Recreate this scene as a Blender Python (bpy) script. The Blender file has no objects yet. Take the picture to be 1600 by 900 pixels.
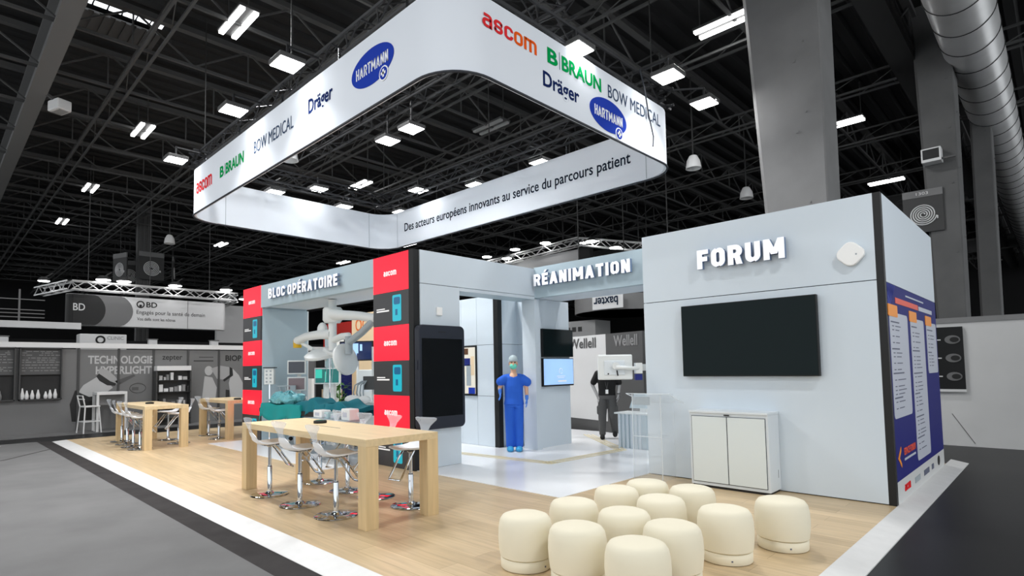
import bpy, bmesh, math, random
from mathutils import Vector, Matrix
from math import sin, cos, pi, radians as R
random.seed(7)
SC = bpy.context.scene
COL = SC.collection

# ------------------------------------------------------------------ camera, world, exposure
F, CX, CY = 890.39, 755.07, 525.0
cam_d = bpy.data.cameras.new('camera'); cam = bpy.data.objects.new('camera', cam_d); COL.objects.link(cam)
cam_d.sensor_width = 36; cam_d.lens = F / 1600 * 36
cam_d.shift_x = (800 - CX) / 1600; cam_d.shift_y = (CY - 450) / 1600
cam_d.clip_end = 300
yaw, pit, rol = R(135.4948), R(3.27814), R(-0.92698)
f_ = Vector((cos(yaw)*cos(pit), sin(yaw)*cos(pit), sin(pit)))
r_ = Vector((sin(yaw), -cos(yaw), 0)); u_ = r_.cross(f_)
r2 = cos(rol)*r_ + sin(rol)*u_; u2 = -sin(rol)*r_ + cos(rol)*u_
M = Matrix((r2, u2, -f_)).transposed().to_4x4(); M.translation = (0, 0, 1.6)
cam.matrix_world = M
SC.camera = cam
SC.view_settings.view_transform = 'Standard'; SC.view_settings.look = 'None'
SC.view_settings.gamma = 1; SC.view_settings.use_curve_mapping = False
SC.view_settings.exposure = 0.8
W = bpy.data.worlds.new('world'); SC.world = W; W.use_nodes = True
W.node_tree.nodes['Background'].inputs[0].default_value = (0.93, 0.97, 1.0, 1)
W.node_tree.nodes['Background'].inputs[1].default_value = 0.85
FLOOD_W, TUBE_W, PANEL_W = 63.0, 110.0, 55.0

# ------------------------------------------------------------------ materials
def lin(c):
    return tuple(((x/255)/12.92 if x/255 <= .04045 else ((x/255+.055)/1.055)**2.4) for x in c)
def mat(name, rgb, rough=.5, metal=0, emit=0, spec=.5, noise=0, nscale=8, alpha=1, trans=0, bump=0, stretch=(1,1,1), ecol=None, ior=1.45):
    m = bpy.data.materials.new(name); m.use_nodes = True
    nt = m.node_tree; b = nt.nodes['Principled BSDF']
    c = (*lin(rgb), 1)
    b.inputs['Base Color'].default_value = c
    b.inputs['Roughness'].default_value = rough; b.inputs['Metallic'].default_value = metal
    b.inputs['Specular IOR Level'].default_value = spec
    b.inputs['IOR'].default_value = ior
    b.inputs['Alpha'].default_value = alpha; b.inputs['Transmission Weight'].default_value = trans
    if emit:
        b.inputs['Emission Color'].default_value = (*lin(ecol), 1) if ecol else c
        b.inputs['Emission Strength'].default_value = emit
    if noise or bump:
        tc = nt.nodes.new('ShaderNodeTexCoord'); mp = nt.nodes.new('ShaderNodeMapping'); mp.inputs['Scale'].default_value = stretch
        n = nt.nodes.new('ShaderNodeTexNoise'); n.inputs['Scale'].default_value = nscale; n.inputs['Detail'].default_value = 6
        nt.links.new(tc.outputs['Object'], mp.inputs[0]); nt.links.new(mp.outputs[0], n.inputs['Vector'])
        if noise:
            r = nt.nodes.new('ShaderNodeValToRGB')
            r.color_ramp.elements[0].position = .3; r.color_ramp.elements[1].position = .7
            r.color_ramp.elements[0].color = tuple(x*(1-noise) for x in c[:3])+(1,)
            r.color_ramp.elements[1].color = tuple(min(1, x*(1+noise)) for x in c[:3])+(1,)
            nt.links.new(n.outputs['Fac'], r.inputs[0]); nt.links.new(r.outputs[0], b.inputs['Base Color'])
        if bump:
            bp = nt.nodes.new('ShaderNodeBump'); bp.inputs['Strength'].default_value = bump; bp.inputs['Distance'].default_value = .02
            nt.links.new(n.outputs['Fac'], bp.inputs['Height']); nt.links.new(bp.outputs[0], b.inputs['Normal'])
    return m
def wood_mat(name, rgb, plank=None, dark=.75, rough=.45, axis=0):
    m = mat(name, rgb, rough); nt = m.node_tree; b = nt.nodes['Principled BSDF']
    tc = nt.nodes.new('ShaderNodeTexCoord'); mp = nt.nodes.new('ShaderNodeMapping')
    s = [14, 14, 14]; s[axis] = .9; mp.inputs['Scale'].default_value = s
    n = nt.nodes.new('ShaderNodeTexNoise'); n.inputs['Scale'].default_value = 1.5; n.inputs['Detail'].default_value = 5
    nt.links.new(tc.outputs['Object'], mp.inputs[0]); nt.links.new(mp.outputs[0], n.inputs['Vector'])
    r = nt.nodes.new('ShaderNodeValToRGB'); c = lin(rgb)
    r.color_ramp.elements[0].position = .3; r.color_ramp.elements[1].position = .72
    r.color_ramp.elements[0].color = tuple(x*dark for x in c)+(1,); r.color_ramp.elements[1].color = tuple(min(1, x*1.08) for x in c)+(1,)
    nt.links.new(n.outputs['Fac'], r.inputs[0])
    out = r.outputs[0]
    if plank:
        bk = nt.nodes.new('ShaderNodeTexBrick'); bk.inputs['Scale'].default_value = 1
        bk.inputs['Brick Width'].default_value = plank[0]; bk.inputs['Row Height'].default_value = plank[1]; bk.inputs['Mortar Size'].default_value = .003
        bk.inputs['Color1'].default_value = (1, 1, 1, 1); bk.inputs['Color2'].default_value = (.8, .78, .74, 1); bk.inputs['Mortar'].default_value = (.6, .57, .52, 1)
        nt.links.new(tc.outputs['Object'], bk.inputs['Vector'])
        mx = nt.nodes.new('ShaderNodeMix'); mx.data_type = 'RGBA'; mx.blend_type = 'MULTIPLY'; mx.inputs[0].default_value = .8
        nt.links.new(out, mx.inputs[6]); nt.links.new(bk.outputs['Color'], mx.inputs[7]); out = mx.outputs[2]
    nt.links.new(out, b.inputs['Base Color'])
    return m
MT = {}
def defm(k, *a, **kw): MT[k] = mat(k, *a, **kw)
MT['oak_floor'] = wood_mat('oak_floor', (208, 184, 147), (1.8, .2), .84, .38)
MT['oak'] = wood_mat('oak', (216, 193, 152), None, .88, .4)
MT['oak_leg'] = wood_mat('oak_leg', (212, 186, 142), None, .88, .4, 2)
defm('carpet', (110, 110, 110), .95, noise=.10, nscale=1.2, spec=.1)
defm('carpet_dark', (52, 50, 50), .9, noise=.2, nscale=3, spec=.2)
defm('floor_dark', (25, 25, 26), .38, spec=.22, noise=.35, nscale=.8, bump=.05)
defm('kerb', (214, 214, 213), .5, noise=.04, nscale=6)
defm('gloss_white', (240, 241, 243), .16, spec=.35)
defm('inlay', (216, 200, 150), .3)
defm('panel', (207, 217, 225), .5, spec=.3)
defm('panel_blue', (178, 196, 205), .5, spec=.3)
defm('seam', (40, 48, 58), .7)
defm('black', (11, 12, 13), .5)
defm('black_gloss', (10, 12, 14), .08)
defm('screen_off', (14, 26, 28), .1, spec=.12)
defm('phone_glass', (6, 8, 10), .15, spec=.15)
defm('phone_case', (40, 44, 54), .35, spec=.3)
defm('letter', (250, 251, 255), .4, emit=.12)  # front-lit white paint; a slight glow is added to brighten the faces
defm('letter_side_shade', (120, 140, 170), .5)  # shadow on the letter sides put into the colour as dark blue-grey
defm('red_box', (255, 24, 50), .35, emit=.36)
defm('dark_box', (54, 54, 56), .35, emit=.12)
defm('white_print', (240, 240, 240), .5, emit=.15)
defm('grey_print', (170, 172, 176), .6)
defm('cyan', (24, 164, 184), .3, emit=.3)
defm('cyan_dark', (12, 90, 130), .3, emit=.25)
defm('fabric', (226, 231, 238), .85, spec=0)
defm('rail_dark', (42, 46, 54), .6)
defm('ascom_red', (222, 52, 56), .95, spec=0)
defm('ascom_orange', (232, 92, 30), .95, spec=0)
defm('braun_green', (10, 150, 78), .95, spec=0)
defm('navy', (28, 42, 88), .95, spec=0)
defm('bow_blue', (62, 78, 104), .95, spec=0)
defm('hart_blue', (42, 66, 168), .95, spec=0)
defm('logo_white', (245, 247, 250), .95, spec=0)
defm('text_dark', (34, 42, 56), .95, spec=0)
defm('chrome', (215, 220, 226), .06, metal=1)
defm('chrome_dark', (30, 32, 36), .3, metal=.6)
defm('seat_white', (240, 244, 250), .4, spec=.3)
defm('acrylic', (232, 238, 245), .08, alpha=.30, spec=.7)
defm('acrylic_sheet', (225, 235, 242), .04, alpha=.10, spec=.8)
defm('acrylic_edge', (240, 246, 250), .15, alpha=.55)
defm('pouf', (230, 223, 201), .75, bump=.03, nscale=30, spec=.2)
defm('cabinet', (214, 221, 226), .4)
defm('cabinet_door', (216, 224, 224), .35)
defm('plastic_white', (240, 240, 238), .4)
defm('med_white', (222, 226, 226), .4)
defm('med_grey', (160, 170, 176), .4)
defm('teal', (10, 140, 140), .8, bump=.2, nscale=6)
defm('teal_dark', (6, 108, 122), .8, bump=.2, nscale=6)
defm('clear_wrap', (200, 232, 236), .1, alpha=.55, spec=.8, bump=.6, nscale=14)
defm('foil', (120, 190, 200), .2, alpha=.85, bump=.8, nscale=14)
defm('yellow', (214, 170, 20), .5)
defm('poster_blue', (16, 22, 112), .6, spec=.25, noise=.0)
defm('poster_line', (70, 84, 180), .5)
defm('card_white', (190, 194, 206), .5)
defm('tab_orange', (246, 150, 40), .5)
defm('title_red', (232, 84, 60), .5)
defm('ink', (90, 96, 116), .6)
defm('poster_foot', (206, 207, 206), .5)
defm('scrub', (36, 96, 204), .8, bump=.12, nscale=10)
defm('scrub_trim', (16, 60, 150), .8)
defm('skin', (214, 168, 140), .55)
defm('glove', (70, 130, 224), .45)
defm('mask', (110, 214, 190), .8)
defm('cap', (176, 190, 194), .8)
defm('shoe_cover', (60, 160, 214), .6, bump=.2, nscale=25)
defm('skin_grey', (150, 150, 150), .6)
defm('polo', (15, 15, 16), .85)
defm('trouser', (78, 78, 78), .85, bump=.15, nscale=12)
defm('hair', (30, 30, 30), .8)
defm('deck', (27, 27, 28), .7)
defm('steel', (78, 78, 78), .6)
defm('steel_pale', (112, 112, 112), .6)
defm('steel_dark', (46, 46, 46), .6)
defm('truss_black', (34, 35, 38), .5)
defm('truss_silver', (215, 215, 215), .4, metal=.3)
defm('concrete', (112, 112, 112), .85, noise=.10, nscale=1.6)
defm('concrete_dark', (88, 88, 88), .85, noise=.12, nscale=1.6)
defm('duct', (205, 205, 205), .28, metal=.25, noise=.08, nscale=2, bump=.02)
defm('duct_seam', (30, 30, 30), .6)
defm('duct_dark', (56, 56, 56), .7)
defm('lamp', (255, 255, 255), .4, emit=9)
defm('lamp_soft', (255, 255, 255), .4, emit=4)
defm('lamp_off', (150, 150, 150), .4)
defm('skylight', (235, 240, 245), .5, emit=1.2)
defm('housing', (70, 70, 70), .5)
defm('wall_grey', (106, 106, 106), .7)
defm('wall_grey_pale', (128, 128, 128), .7)
defm('wall_trim', (208, 208, 208), .6)
defm('wall_post', (60, 60, 60), .6)
defm('print_dark', (32, 32, 32), .7)
defm('print_mid', (78, 78, 78), .7)
defm('print_pale', (170, 170, 170), .7)
defm('print_skin', (150, 150, 150), .7)
defm('white_wall', (202, 202, 201), .7, noise=.05, nscale=1)
defm('hall_wall', (22, 22, 23), .9)
defm('banner_grey', (206, 206, 206), .8)
defm('wellell_grey', (74, 74, 74), .7)
defm('wellell_white', (190, 190, 190), .7)
defm('beige', (232, 208, 172), .6)
defm('orange', (236, 112, 20), .5)
defm('coral', (238, 140, 104), .6)
defm('booth_blue', (18, 34, 118), .6)
defm('booth_red', (196, 40, 30), .6)
defm('brown', (96, 62, 40), .7)
defm('leaf', (60, 110, 46), .6, noise=.4, nscale=20)
defm('tomato', (210, 60, 30), .4)
defm('monitor_blue', (150, 186, 232), .2, emit=.42)
defm('monitor_navy', (14, 30, 70), .2, emit=.3)
defm('monitor_green', (12, 96, 92), .2, emit=.35)
defm('monitor_teal', (40, 170, 150), .2, emit=.5)
defm('monitor_plum', (70, 74, 84), .12)
defm('monitor_mauve', (130, 112, 116), .12)
defm('glass_scene', (206, 200, 186), .3, emit=.25)

# ------------------------------------------------------------------ mesh helpers
class MB:
    def __init__(s): s.v = []; s.f = []
    def add(s, vs, fs):
        n = len(s.v); s.v += [tuple(p) for p in vs]; s.f += [tuple(i+n for i in f) for f in fs]; return s
    def hexa(s, p):
        return s.add(p, [(0,3,2,1),(4,5,6,7),(0,1,5,4),(1,2,6,5),(2,3,7,6),(3,0,4,7)])
    def box(s, x0, x1, y0, y1, z0, z1):
        x0,x1 = min(x0,x1),max(x0,x1); y0,y1 = min(y0,y1),max(y0,y1); z0,z1 = min(z0,z1),max(z0,z1)
        return s.hexa([(x0,y0,z0),(x1,y0,z0),(x1,y1,z0),(x0,y1,z0),(x0,y0,z1),(x1,y0,z1),(x1,y1,z1),(x0,y1,z1)])
    def bar(s, p, q, w, h=None, up=(0,0,1)):
        p, q = Vector(p), Vector(q); h = h or w; d = (q-p).normalized(); up = Vector(up)
        if abs(d.dot(up)) > .98: up = Vector((1,0,0))
        a = d.cross(up).normalized()*w/2; b = a.cross(d).normalized()*h/2
        return s.hexa([p-a-b, p+a-b, q+a-b, q-a-b, p-a+b, p+a+b, q+a+b, q-a+b])
    def tube(s, pts, r, n=8, closed=False, cap=True):
        pts = [Vector(p) for p in pts]; N = len(pts); rs = r if isinstance(r, (list, tuple)) else [r]*N
        ref = None; rings = []
        for i, p in enumerate(pts):
            a = pts[(i-1) % N] if (i or closed) else p; b = pts[(i+1) % N] if (i < N-1 or closed) else p
            t = (b-a).normalized()
            if ref is None:
                ref = Vector((0,0,1)) if abs(t.z) < .9 else Vector((1,0,0))
            x = (ref - t*ref.dot(t)).normalized(); ref = x; y = t.cross(x)
            rings.append([p + (x*cos(2*pi*k/n) + y*sin(2*pi*k/n))*rs[i] for k in range(n)])
        vs = [q for ring in rings for q in ring]; fs = []
        for i in range(N if closed else N-1):
            j = (i+1) % N
            for k in range(n):
                fs.append((i*n+k, i*n+(k+1) % n, j*n+(k+1) % n, j*n+k))
        if cap and not closed:
            fs.append(tuple(range(n-1, -1, -1))); fs.append(tuple((N-1)*n+k for k in range(n)))
        return s.add(vs, fs)
    def lathe(s, prof, c=(0,0,0), n=32, sx=1, sy=1):
        vs = []; fs = []; m = len(prof)
        for r, z in prof:
            for k in range(n):
                a = 2*pi*k/n; vs.append((c[0]+r*cos(a)*sx, c[1]+r*sin(a)*sy, c[2]+z))
        for i in range(m-1):
            for k in range(n):
                fs.append((i*n+k, i*n+(k+1) % n, (i+1)*n+(k+1) % n, (i+1)*n+k))
        fs.append(tuple(range(n-1, -1, -1))); fs.append(tuple((m-1)*n+k for k in range(n)))
        return s.add(vs, fs)
    def prism(s, pts, o, u, v, d):
        """2D outline (counter-clockwise) laid on plane o,u,v and given thickness d along u x v"""
        o, u, v = Vector(o), Vector(u), Vector(v); n = u.cross(v)*d; k = len(pts)
        a = [o+u*x+v*y for x, y in pts]
        return s.add(a+[p+n for p in a], [tuple(range(k-1, -1, -1)), tuple(range(k, 2*k))]+[(i, (i+1) % k, k+(i+1) % k, k+i) for i in range(k)])
    def sphere(s, c, r, n=12, m=8):
        rx, ry, rz = r if isinstance(r, (tuple, list)) else (r, r, r)
        prof = [(max(1e-4, sin(pi*i/m)), -cos(pi*i/m)) for i in range(m+1)]
        vs = []; fs = []
        for q, z in prof:
            for k in range(n): vs.append((c[0]+rx*q*cos(2*pi*k/n), c[1]+ry*q*sin(2*pi*k/n), c[2]+rz*z))
        for i in range(m):
            for k in range(n): fs.append((i*n+k, i*n+(k+1) % n, (i+1)*n+(k+1) % n, (i+1)*n+k))
        fs.append(tuple(range(n-1, -1, -1))); fs.append(tuple(m*n+k for k in range(n)))
        return s.add(vs, fs)
    def build(s, name, m, parent=None, smooth=False, bevel=0, seg=2, label=None):
        me = bpy.data.meshes.new(name); me.from_pydata(s.v, [], s.f); me.update()
        if bevel:
            bm = bmesh.new(); bm.from_mesh(me)
            es = [e for e in bm.edges if len(e.link_faces) == 2 and e.calc_face_angle(0) > .6]
            bmesh.ops.bevel(bm, geom=es, offset=bevel, segments=seg, affect='EDGES', profile=.5)
            bm.to_mesh(me); bm.free()
        if smooth:
            for p in me.polygons: p.use_smooth = True
            me.set_sharp_from_angle(angle=R(40))
        me.materials.append(MT[m] if isinstance(m, str) else m)
        return link(name, me, parent, label)
def link(name, me, parent=None, label=None):
    o = bpy.data.objects.new(name, me); COL.objects.link(o)
    if parent: o.parent = parent
    if label: o['label'] = label
    return o
def box(*a): return MB().box(*a)
def T(name, label, cat, loc=(0,0,0), rz=0, group=None):
    o = bpy.data.objects.new(name, None); o.empty_display_size = .1; COL.objects.link(o)
    o.location = loc; o.rotation_euler = (0, 0, rz)
    return tag(o, label, cat, group)
def tag(o, label, cat, group=None):
    o['label'] = label; o['category'] = cat
    if group: o['group'] = group
    return o
def struct(o): o['kind'] = 'structure'; return o
def dup(root, loc, rz, label, group=None):
    r = root.copy(); COL.objects.link(r); r.location = loc; r.rotation_euler = (0, 0, rz); r['label'] = label
    if group: r['group'] = group
    def rec(src, dst):
        for ch in src.children:
            c = ch.copy(); COL.objects.link(c); c.parent = dst; rec(ch, c)
    rec(root, r)
    return r
X, Y, Z = Vector((1,0,0)), Vector((0,1,0)), Vector((0,0,1))
def txt(body, m, o, u, v, W, H, parent=None, bold=0, ext=.002, name='lettering', label=None, res=3, sp=1.0):
    c = bpy.data.curves.new('t', 'FONT'); c.body = body; c.offset = bold; c.space_character = sp; c.extrude = .5; c.resolution_u = res
    ob = bpy.data.objects.new('t', c); COL.objects.link(ob)
    dg = bpy.context.evaluated_depsgraph_get(); dg.update()
    me = bpy.data.meshes.new_from_object(ob.evaluated_get(dg)); bpy.data.objects.remove(ob); bpy.data.curves.remove(c)
    xs = [p.co.x for p in me.vertices]; ys = [p.co.y for p in me.vertices]
    x0, x1, y0, y1 = min(xs), max(xs), min(ys), max(ys)
    o, u, v = Vector(o), Vector(u), Vector(v); n = u.cross(v)
    for p in me.vertices:
        p.co = o + u*((p.co.x-x0)/(x1-x0)*W) + v*((p.co.y-y0)/(y1-y0)*H) + n*((p.co.z+.5)*ext)
    me.materials.clear(); me.materials.append(MT[m]); me.name = name
    return link(name, me, parent, label)
def arc(cx, cy, r, a0, a1, n=5): return [(cx+r*cos(R(a0+(a1-a0)*k/n)), cy+r*sin(R(a0+(a1-a0)*k/n))) for k in range(n+1)]
def glyph(ch, t):
    """sans capital or small letter as (width, strokes, polygons) with height 1 and stroke t"""
    h = t/2; w = {'M': .82, 'A': .70, 'I': t, 'E': .52, 'É': .52, 'F': .52, 'L': .50, 'T': .58, 'm': 1.12, 'a': .70, 's': .68, 'c': .68, 'o': .74}.get(ch, .62)
    x0, x1, y0, y1, r = h, w-h, h, 1-h, .20
    V = [(x0, 0), (x0, 1)]; rr = lambda a, b, c, d, q=r: arc(b-q, c+q, q, -90, 0)+arc(b-q, d-q, q, 0, 90)+arc(a+q, d-q, q, 90, 180)+arc(a+q, c+q, q, 180, 270)
    S, P = [], []
    if ch in 'Oo': S = [('c', rr(x0, x1, y0, y1))]
    elif ch in 'Cc': S = [('o', [(x1, .66), (x1, y1-r)]+arc(x1-r, y1-r, r, 0, 90)+arc(x0+r, y1-r, r, 90, 180)+arc(x0+r, y0+r, r, 180, 270)+arc(x1-r, y0+r, r, 270, 360)+[(x1, .34)])]
    elif ch == 'U': S = [('o', [(x0, 1)]+arc(x0+r, y0+r, r, 180, 270)+arc(x1-r, y0+r, r, 270, 360)+[(x1, 1)])]
    elif ch == 'L': S = [('o', V), ('o', [(x0, y0), (w, y0)])]
    elif ch in 'EÉF':
        S = [('o', V), ('o', [(x0, y1), (w, y1)]), ('o', [(x0, .51), (w-.05, .51)])]
        if ch != 'F': S.append(('o', [(x0, y0), (w, y0)]))
        if ch == 'É': P = [[(.16, 1.07), (.30, 1.07), (.46, 1.25), (.26, 1.25)]]
    elif ch == 'T': S = [('o', [(0, y1), (w, y1)]), ('o', [(w/2, 0), (w/2, 1-t*.5)])]
    elif ch == 'I': S = [('o', V)]
    elif ch == 'H': S = [('o', V), ('o', [(x1, 0), (x1, 1)]), ('o', [(x0, .5), (x1, .5)])]
    elif ch == 'N': S = [('o', V), ('o', [(x1, 0), (x1, 1)])]; P = [[(w-t*1.1, 0), (w, 0), (t*1.1, 1), (0, 1)]]
    elif ch == 'M': S = [('o', V), ('o', [(x1, 0), (x1, 1)])]; P = [[(w/2-t*.5, .25), (w/2+t*.5, .25), (t*1.05, 1), (0, 1)], [(w/2-t*.5, .25), (w/2+t*.5, .25), (w, 1), (w-t*1.05, 1)]]
    elif ch == 'A': P = [[(0, 0), (t*1.05, 0), (w/2+t*.52, 1), (w/2-t*.52, 1)], [(w-t*1.05, 0), (w, 0), (w/2+t*.52, 1), (w/2-t*.52, 1)], [(w*.2, .2), (w*.8, .2), (w*.74, .2+t*.85), (w*.26, .2+t*.85)]]
    elif ch in 'PR':
        m = .43 if ch == 'P' else .46; q = min(.2, (y1-m)/2)
        S = [('o', V), ('o', [(x0, y1)]+arc(x1-q, y1-q, q, 90, 0)+arc(x1-q, m+q, q, 0, -90)+[(x0, m)])]
        if ch == 'R': P = [[(w-t*1.1, 0), (w, 0), (w*.45+t*.9, .5), (w*.45-t*.1, .5)]]
    elif ch == 'B':
        m = .52; q = .18
        S = [('o', V), ('o', [(x0, y1)]+arc(x1-.02-q, y1-q, q, 90, 0)+arc(x1-.02-q, m+q, q, 0, -90)+[(x0, m)]), ('o', [(x0, m)]+arc(x1-q, m-q, q, 90, 0)+arc(x1-q, y0+q, q, 0, -90)+[(x0, y0)])]
    elif ch == 'm':
        c = w/2; S = [('o', V), ('o', [(x0, y1)]+arc(c-r, y1-r, r, 90, 0)+[(c, 0)]), ('o', [(c-.05, y1)]+arc(x1-r, y1-r, r, 90, 0)+[(x1, 0)])]
    elif ch == 'a': S = [('o', [(x0, y1)]+arc(x1-r, y1-r, r, 90, 0)+[(x1, 0)]), ('o', [(x1, .58)]+arc(x0+.2, .58-.2, .2, 90, 180)+arc(x0+.2, y0+.2, .2, 180, 270)+[(x1, y0)])]
    elif ch == 's': S = [('o', [(x1, .74)]+arc(x1-.2, y1-.2, .2, 0, 90)+arc(x0+.2, y1-.2, .2, 90, 180)+arc(x0+.2, .7, .2, 180, 270)+arc(x1-.2, .3, .2, 90, 0)+arc(x1-.2, y0+.2, .2, 0, -90)+arc(x0+.2, y0+.2, .2, 270, 180)+[(x0, .26)])]
    return w, S, P
def stext(body, m, o, u, v, Wd, H, parent=None, t=.2, ext=.003, gap=.13, name='lettering', side=None, shear=0):
    o, u, v = Vector(o), Vector(u), Vector(v); n = u.cross(v)
    adv = 0; items = []
    for ch in body:
        if ch == ' ': adv += .26; continue
        w, S, P = glyph(ch, t); items.append((adv, S, P)); adv += w+gap
    tot = adv-gap; mb = MB(); ns = 0; fr = []
    def quad(q):
        a = sum(q[i][0]*q[(i+1) % 4][1]-q[(i+1) % 4][0]*q[i][1] for i in range(4))
        if a < 0: q = q[::-1]
        pts = [(x/tot*Wd, y*H+shear*x/tot*Wd) for x, y in q]; k = len(mb.f); mb.prism(pts, o, u, v, ext); fr.append(k+1)
    for ax, S, P in items:
        for kind, pts in S:
            pts = [p for i, p in enumerate(pts) if i == 0 or (abs(p[0]-pts[i-1][0])+abs(p[1]-pts[i-1][1])) > 1e-5]
            N = len(pts); cl = kind == 'c'; L = []
            for i in range(N):
                pa = Vector(pts[i-1] if (i or cl) else pts[i]); pb = Vector(pts[(i+1) % N] if (i < N-1 or cl) else pts[i]); pc = Vector(pts[i])
                d1 = (pc-pa) if (i or cl) else (pb-pc); d2 = (pb-pc) if (i < N-1 or cl) else d1
                d1 = d1.normalized(); d2 = d2.normalized(); n1 = Vector((-d1.y, d1.x)); n2 = Vector((-d2.y, d2.x)); b = (n1+n2).normalized()
                k = t/2/max(.6, b.dot(n1)); L.append((pc+b*k, pc-b*k))
            for i in range(N if cl else N-1):
                a, b = L[i], L[(i+1) % N]; quad([(ax+p.x, p.y) for p in (a[0], a[1], b[1], b[0])])
        for p in P: quad([(ax+x, y) for x, y in p])
    ob = mb.build(name, m, parent)
    if side:
        ob.data.materials.append(MT[side]); fs = set(fr)
        for i, f in enumerate(ob.data.polygons): f.material_index = 0 if i in fs else 1
    return ob
def ell(cx, cy, rx, ry, n=36): return [(cx+rx*cos(2*pi*k/n), cy+ry*sin(2*pi*k/n)) for k in range(n)]
def rrect(x0, x1, y0, y1, r, n=5):
    out = []
    for cx, cy, a in ((x1-r, y0+r, -pi/2), (x1-r, y1-r, 0), (x0+r, y1-r, pi/2), (x0+r, y0+r, pi)):
        for k in range(n+1): out.append((cx+r*cos(a+pi/2*k/n), cy+r*sin(a+pi/2*k/n)))
    return out
def rect(x0, x1, y0, y1): return [(x0,y0),(x1,y0),(x1,y1),(x0,y1)]
def lattice(mb, p, q, w, rc=.025, rd=.012, pitch=.5, h=None, n=5):
    """square box truss from p (bottom centre line) to q"""
    p, q = Vector(p), Vector(q); d = q-p; L = d.length; d.normalize(); a = d.cross(Z).normalized()*w/2; b = Z*(h or w)
    cs = [(-a, 0*b), (a, 0*b), (a, b), (-a, b)]
    for e, g in cs: mb.tube([p+e+g, q+e+g], rc, n)
    k = max(1, round(L/pitch))
    for i in range(k):
        s0 = p+d*(L*i/k); s1 = p+d*(L*(i+1)/k)
        for j in range(4):
            e0 = cs[j][0]+cs[j][1]; e1 = cs[(j+1) % 4][0]+cs[(j+1) % 4][1]
            if i % 2: e0, e1 = e1, e0
            mb.tube([s0+e0, s1+e1], rd, 4)
def area(parent, loc, size, watts, target=None, sy=None, col=(1,1,1), spread=pi):
    l = bpy.data.lights.new('light', 'AREA'); l.energy = watts; l.size = size; l.color = col; l.spread = spread
    if sy: l.shape = 'RECTANGLE'; l.size_y = sy
    o = bpy.data.objects.new('light', l); COL.objects.link(o); o.parent = parent; o.location = loc
    if target is not None: o.rotation_euler = Vector(target).to_track_quat('-Z', 'Y').to_euler()
    return o
def blob(mb, name, m, parent, voxel=.014, smooth=2, label=None):
    me = bpy.data.meshes.new(name); me.from_pydata(mb.v, [], mb.f); me.update()
    ob = bpy.data.objects.new('b', me); COL.objects.link(ob)
    md = ob.modifiers.new('r', 'REMESH'); md.mode = 'VOXEL'; md.voxel_size = voxel
    sm = ob.modifiers.new('s', 'SMOOTH'); sm.iterations = smooth; sm.factor = .5
    dg = bpy.context.evaluated_depsgraph_get(); dg.update()
    m2 = bpy.data.meshes.new_from_object(ob.evaluated_get(dg)); bpy.data.objects.remove(ob); bpy.data.meshes.remove(me)
    for p in m2.polygons: p.use_smooth = True
    m2.materials.clear(); m2.materials.append(MT[m]); m2.name = name
    return link(name, m2, parent, label)
def caps(mb, a, b, ra, rb, n=12):
    a, b = Vector(a), Vector(b)
    mb.tube([a, b], [ra, rb], n); mb.sphere(a, ra, n, 8); mb.sphere(b, rb, n, 8)

# ================================================================== THE HALL
o = struct(box(-70, 12, -12, 70, -.25, -.05).build('floor', 'floor_dark'))
o = struct(box(-17.95, -1.25, -9, 2.06, -.05, -.035).build('aisle_carpet', 'carpet'))
struct(MB().box(-20.4, -19.35, -6, 18, -.05, -.03).build('booth_floor', 'carpet'))
struct(MB().bar((-14.63, 1.2, -.034), (-15.9, 2.06, -.034), .035, .004).bar((-14.63, 1.2, -.034), (-12.2, -1.4, -.034), .035, .004).build('carpet_seam', 'carpet_dark'))
struct(MB().box(-17.9, -1.25, 2.06, 2.33, -.05, -.036).build('carpet_edge_strip', 'carpet_dark'))
struct(box(-17.5, -1.38, 2.58, 11.5, -.05, 0).build('stand_floor', 'oak_floor'))
m = MB(); m.box(-13.7, -8.5, 4.66, 12.0, -.01, .006); m.box(-8.5, -4.42, 5.62, 12.0, -.01, .006)
struct(m.build('glossy_floor', 'gloss_white'))
m = MB()
m.hexa([(-17.75,2.34,-.05),(-1.16,2.34,-.05),(-1.36,2.6,-.05),(-17.5,2.6,-.05),(-17.75,2.34,-.04),(-1.16,2.34,-.04),(-1.36,2.6,.004),(-17.5,2.6,.004)])
struct(m.build('trim_1', 'kerb'))
m = MB(); m.hexa([(-1.38,2.58,-.05),(-1.16,2.34,-.05),(-1.16,12.0,-.05),(-1.38,12.0,-.05),(-1.38,2.58,.004),(-1.16,2.34,-.04),(-1.16,12.0,-.04),(-1.38,12.0,.004)])
struct(m.build('trim_2', 'kerb'))
# inlaid lines in the white floor
m = MB()
path = [(-9.2, 7.12), (-6.05, 7.46), (-5.95, 9.62), (-7.9, 11.3)]
for off in (0, .09, .17):
    for a, b in zip(path, path[1:]):
        d = Vector((b[0]-a[0], b[1]-a[1], 0)).normalized(); nn = Vector((-d.y, d.x, 0))*off
        m.bar(Vector((*a, .008))+nn-d*off*.3, Vector((*b, .008))+nn+d*off*.3, .035, .004)
struct(m.build('floor_inlay_lines', 'inlay'))
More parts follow.
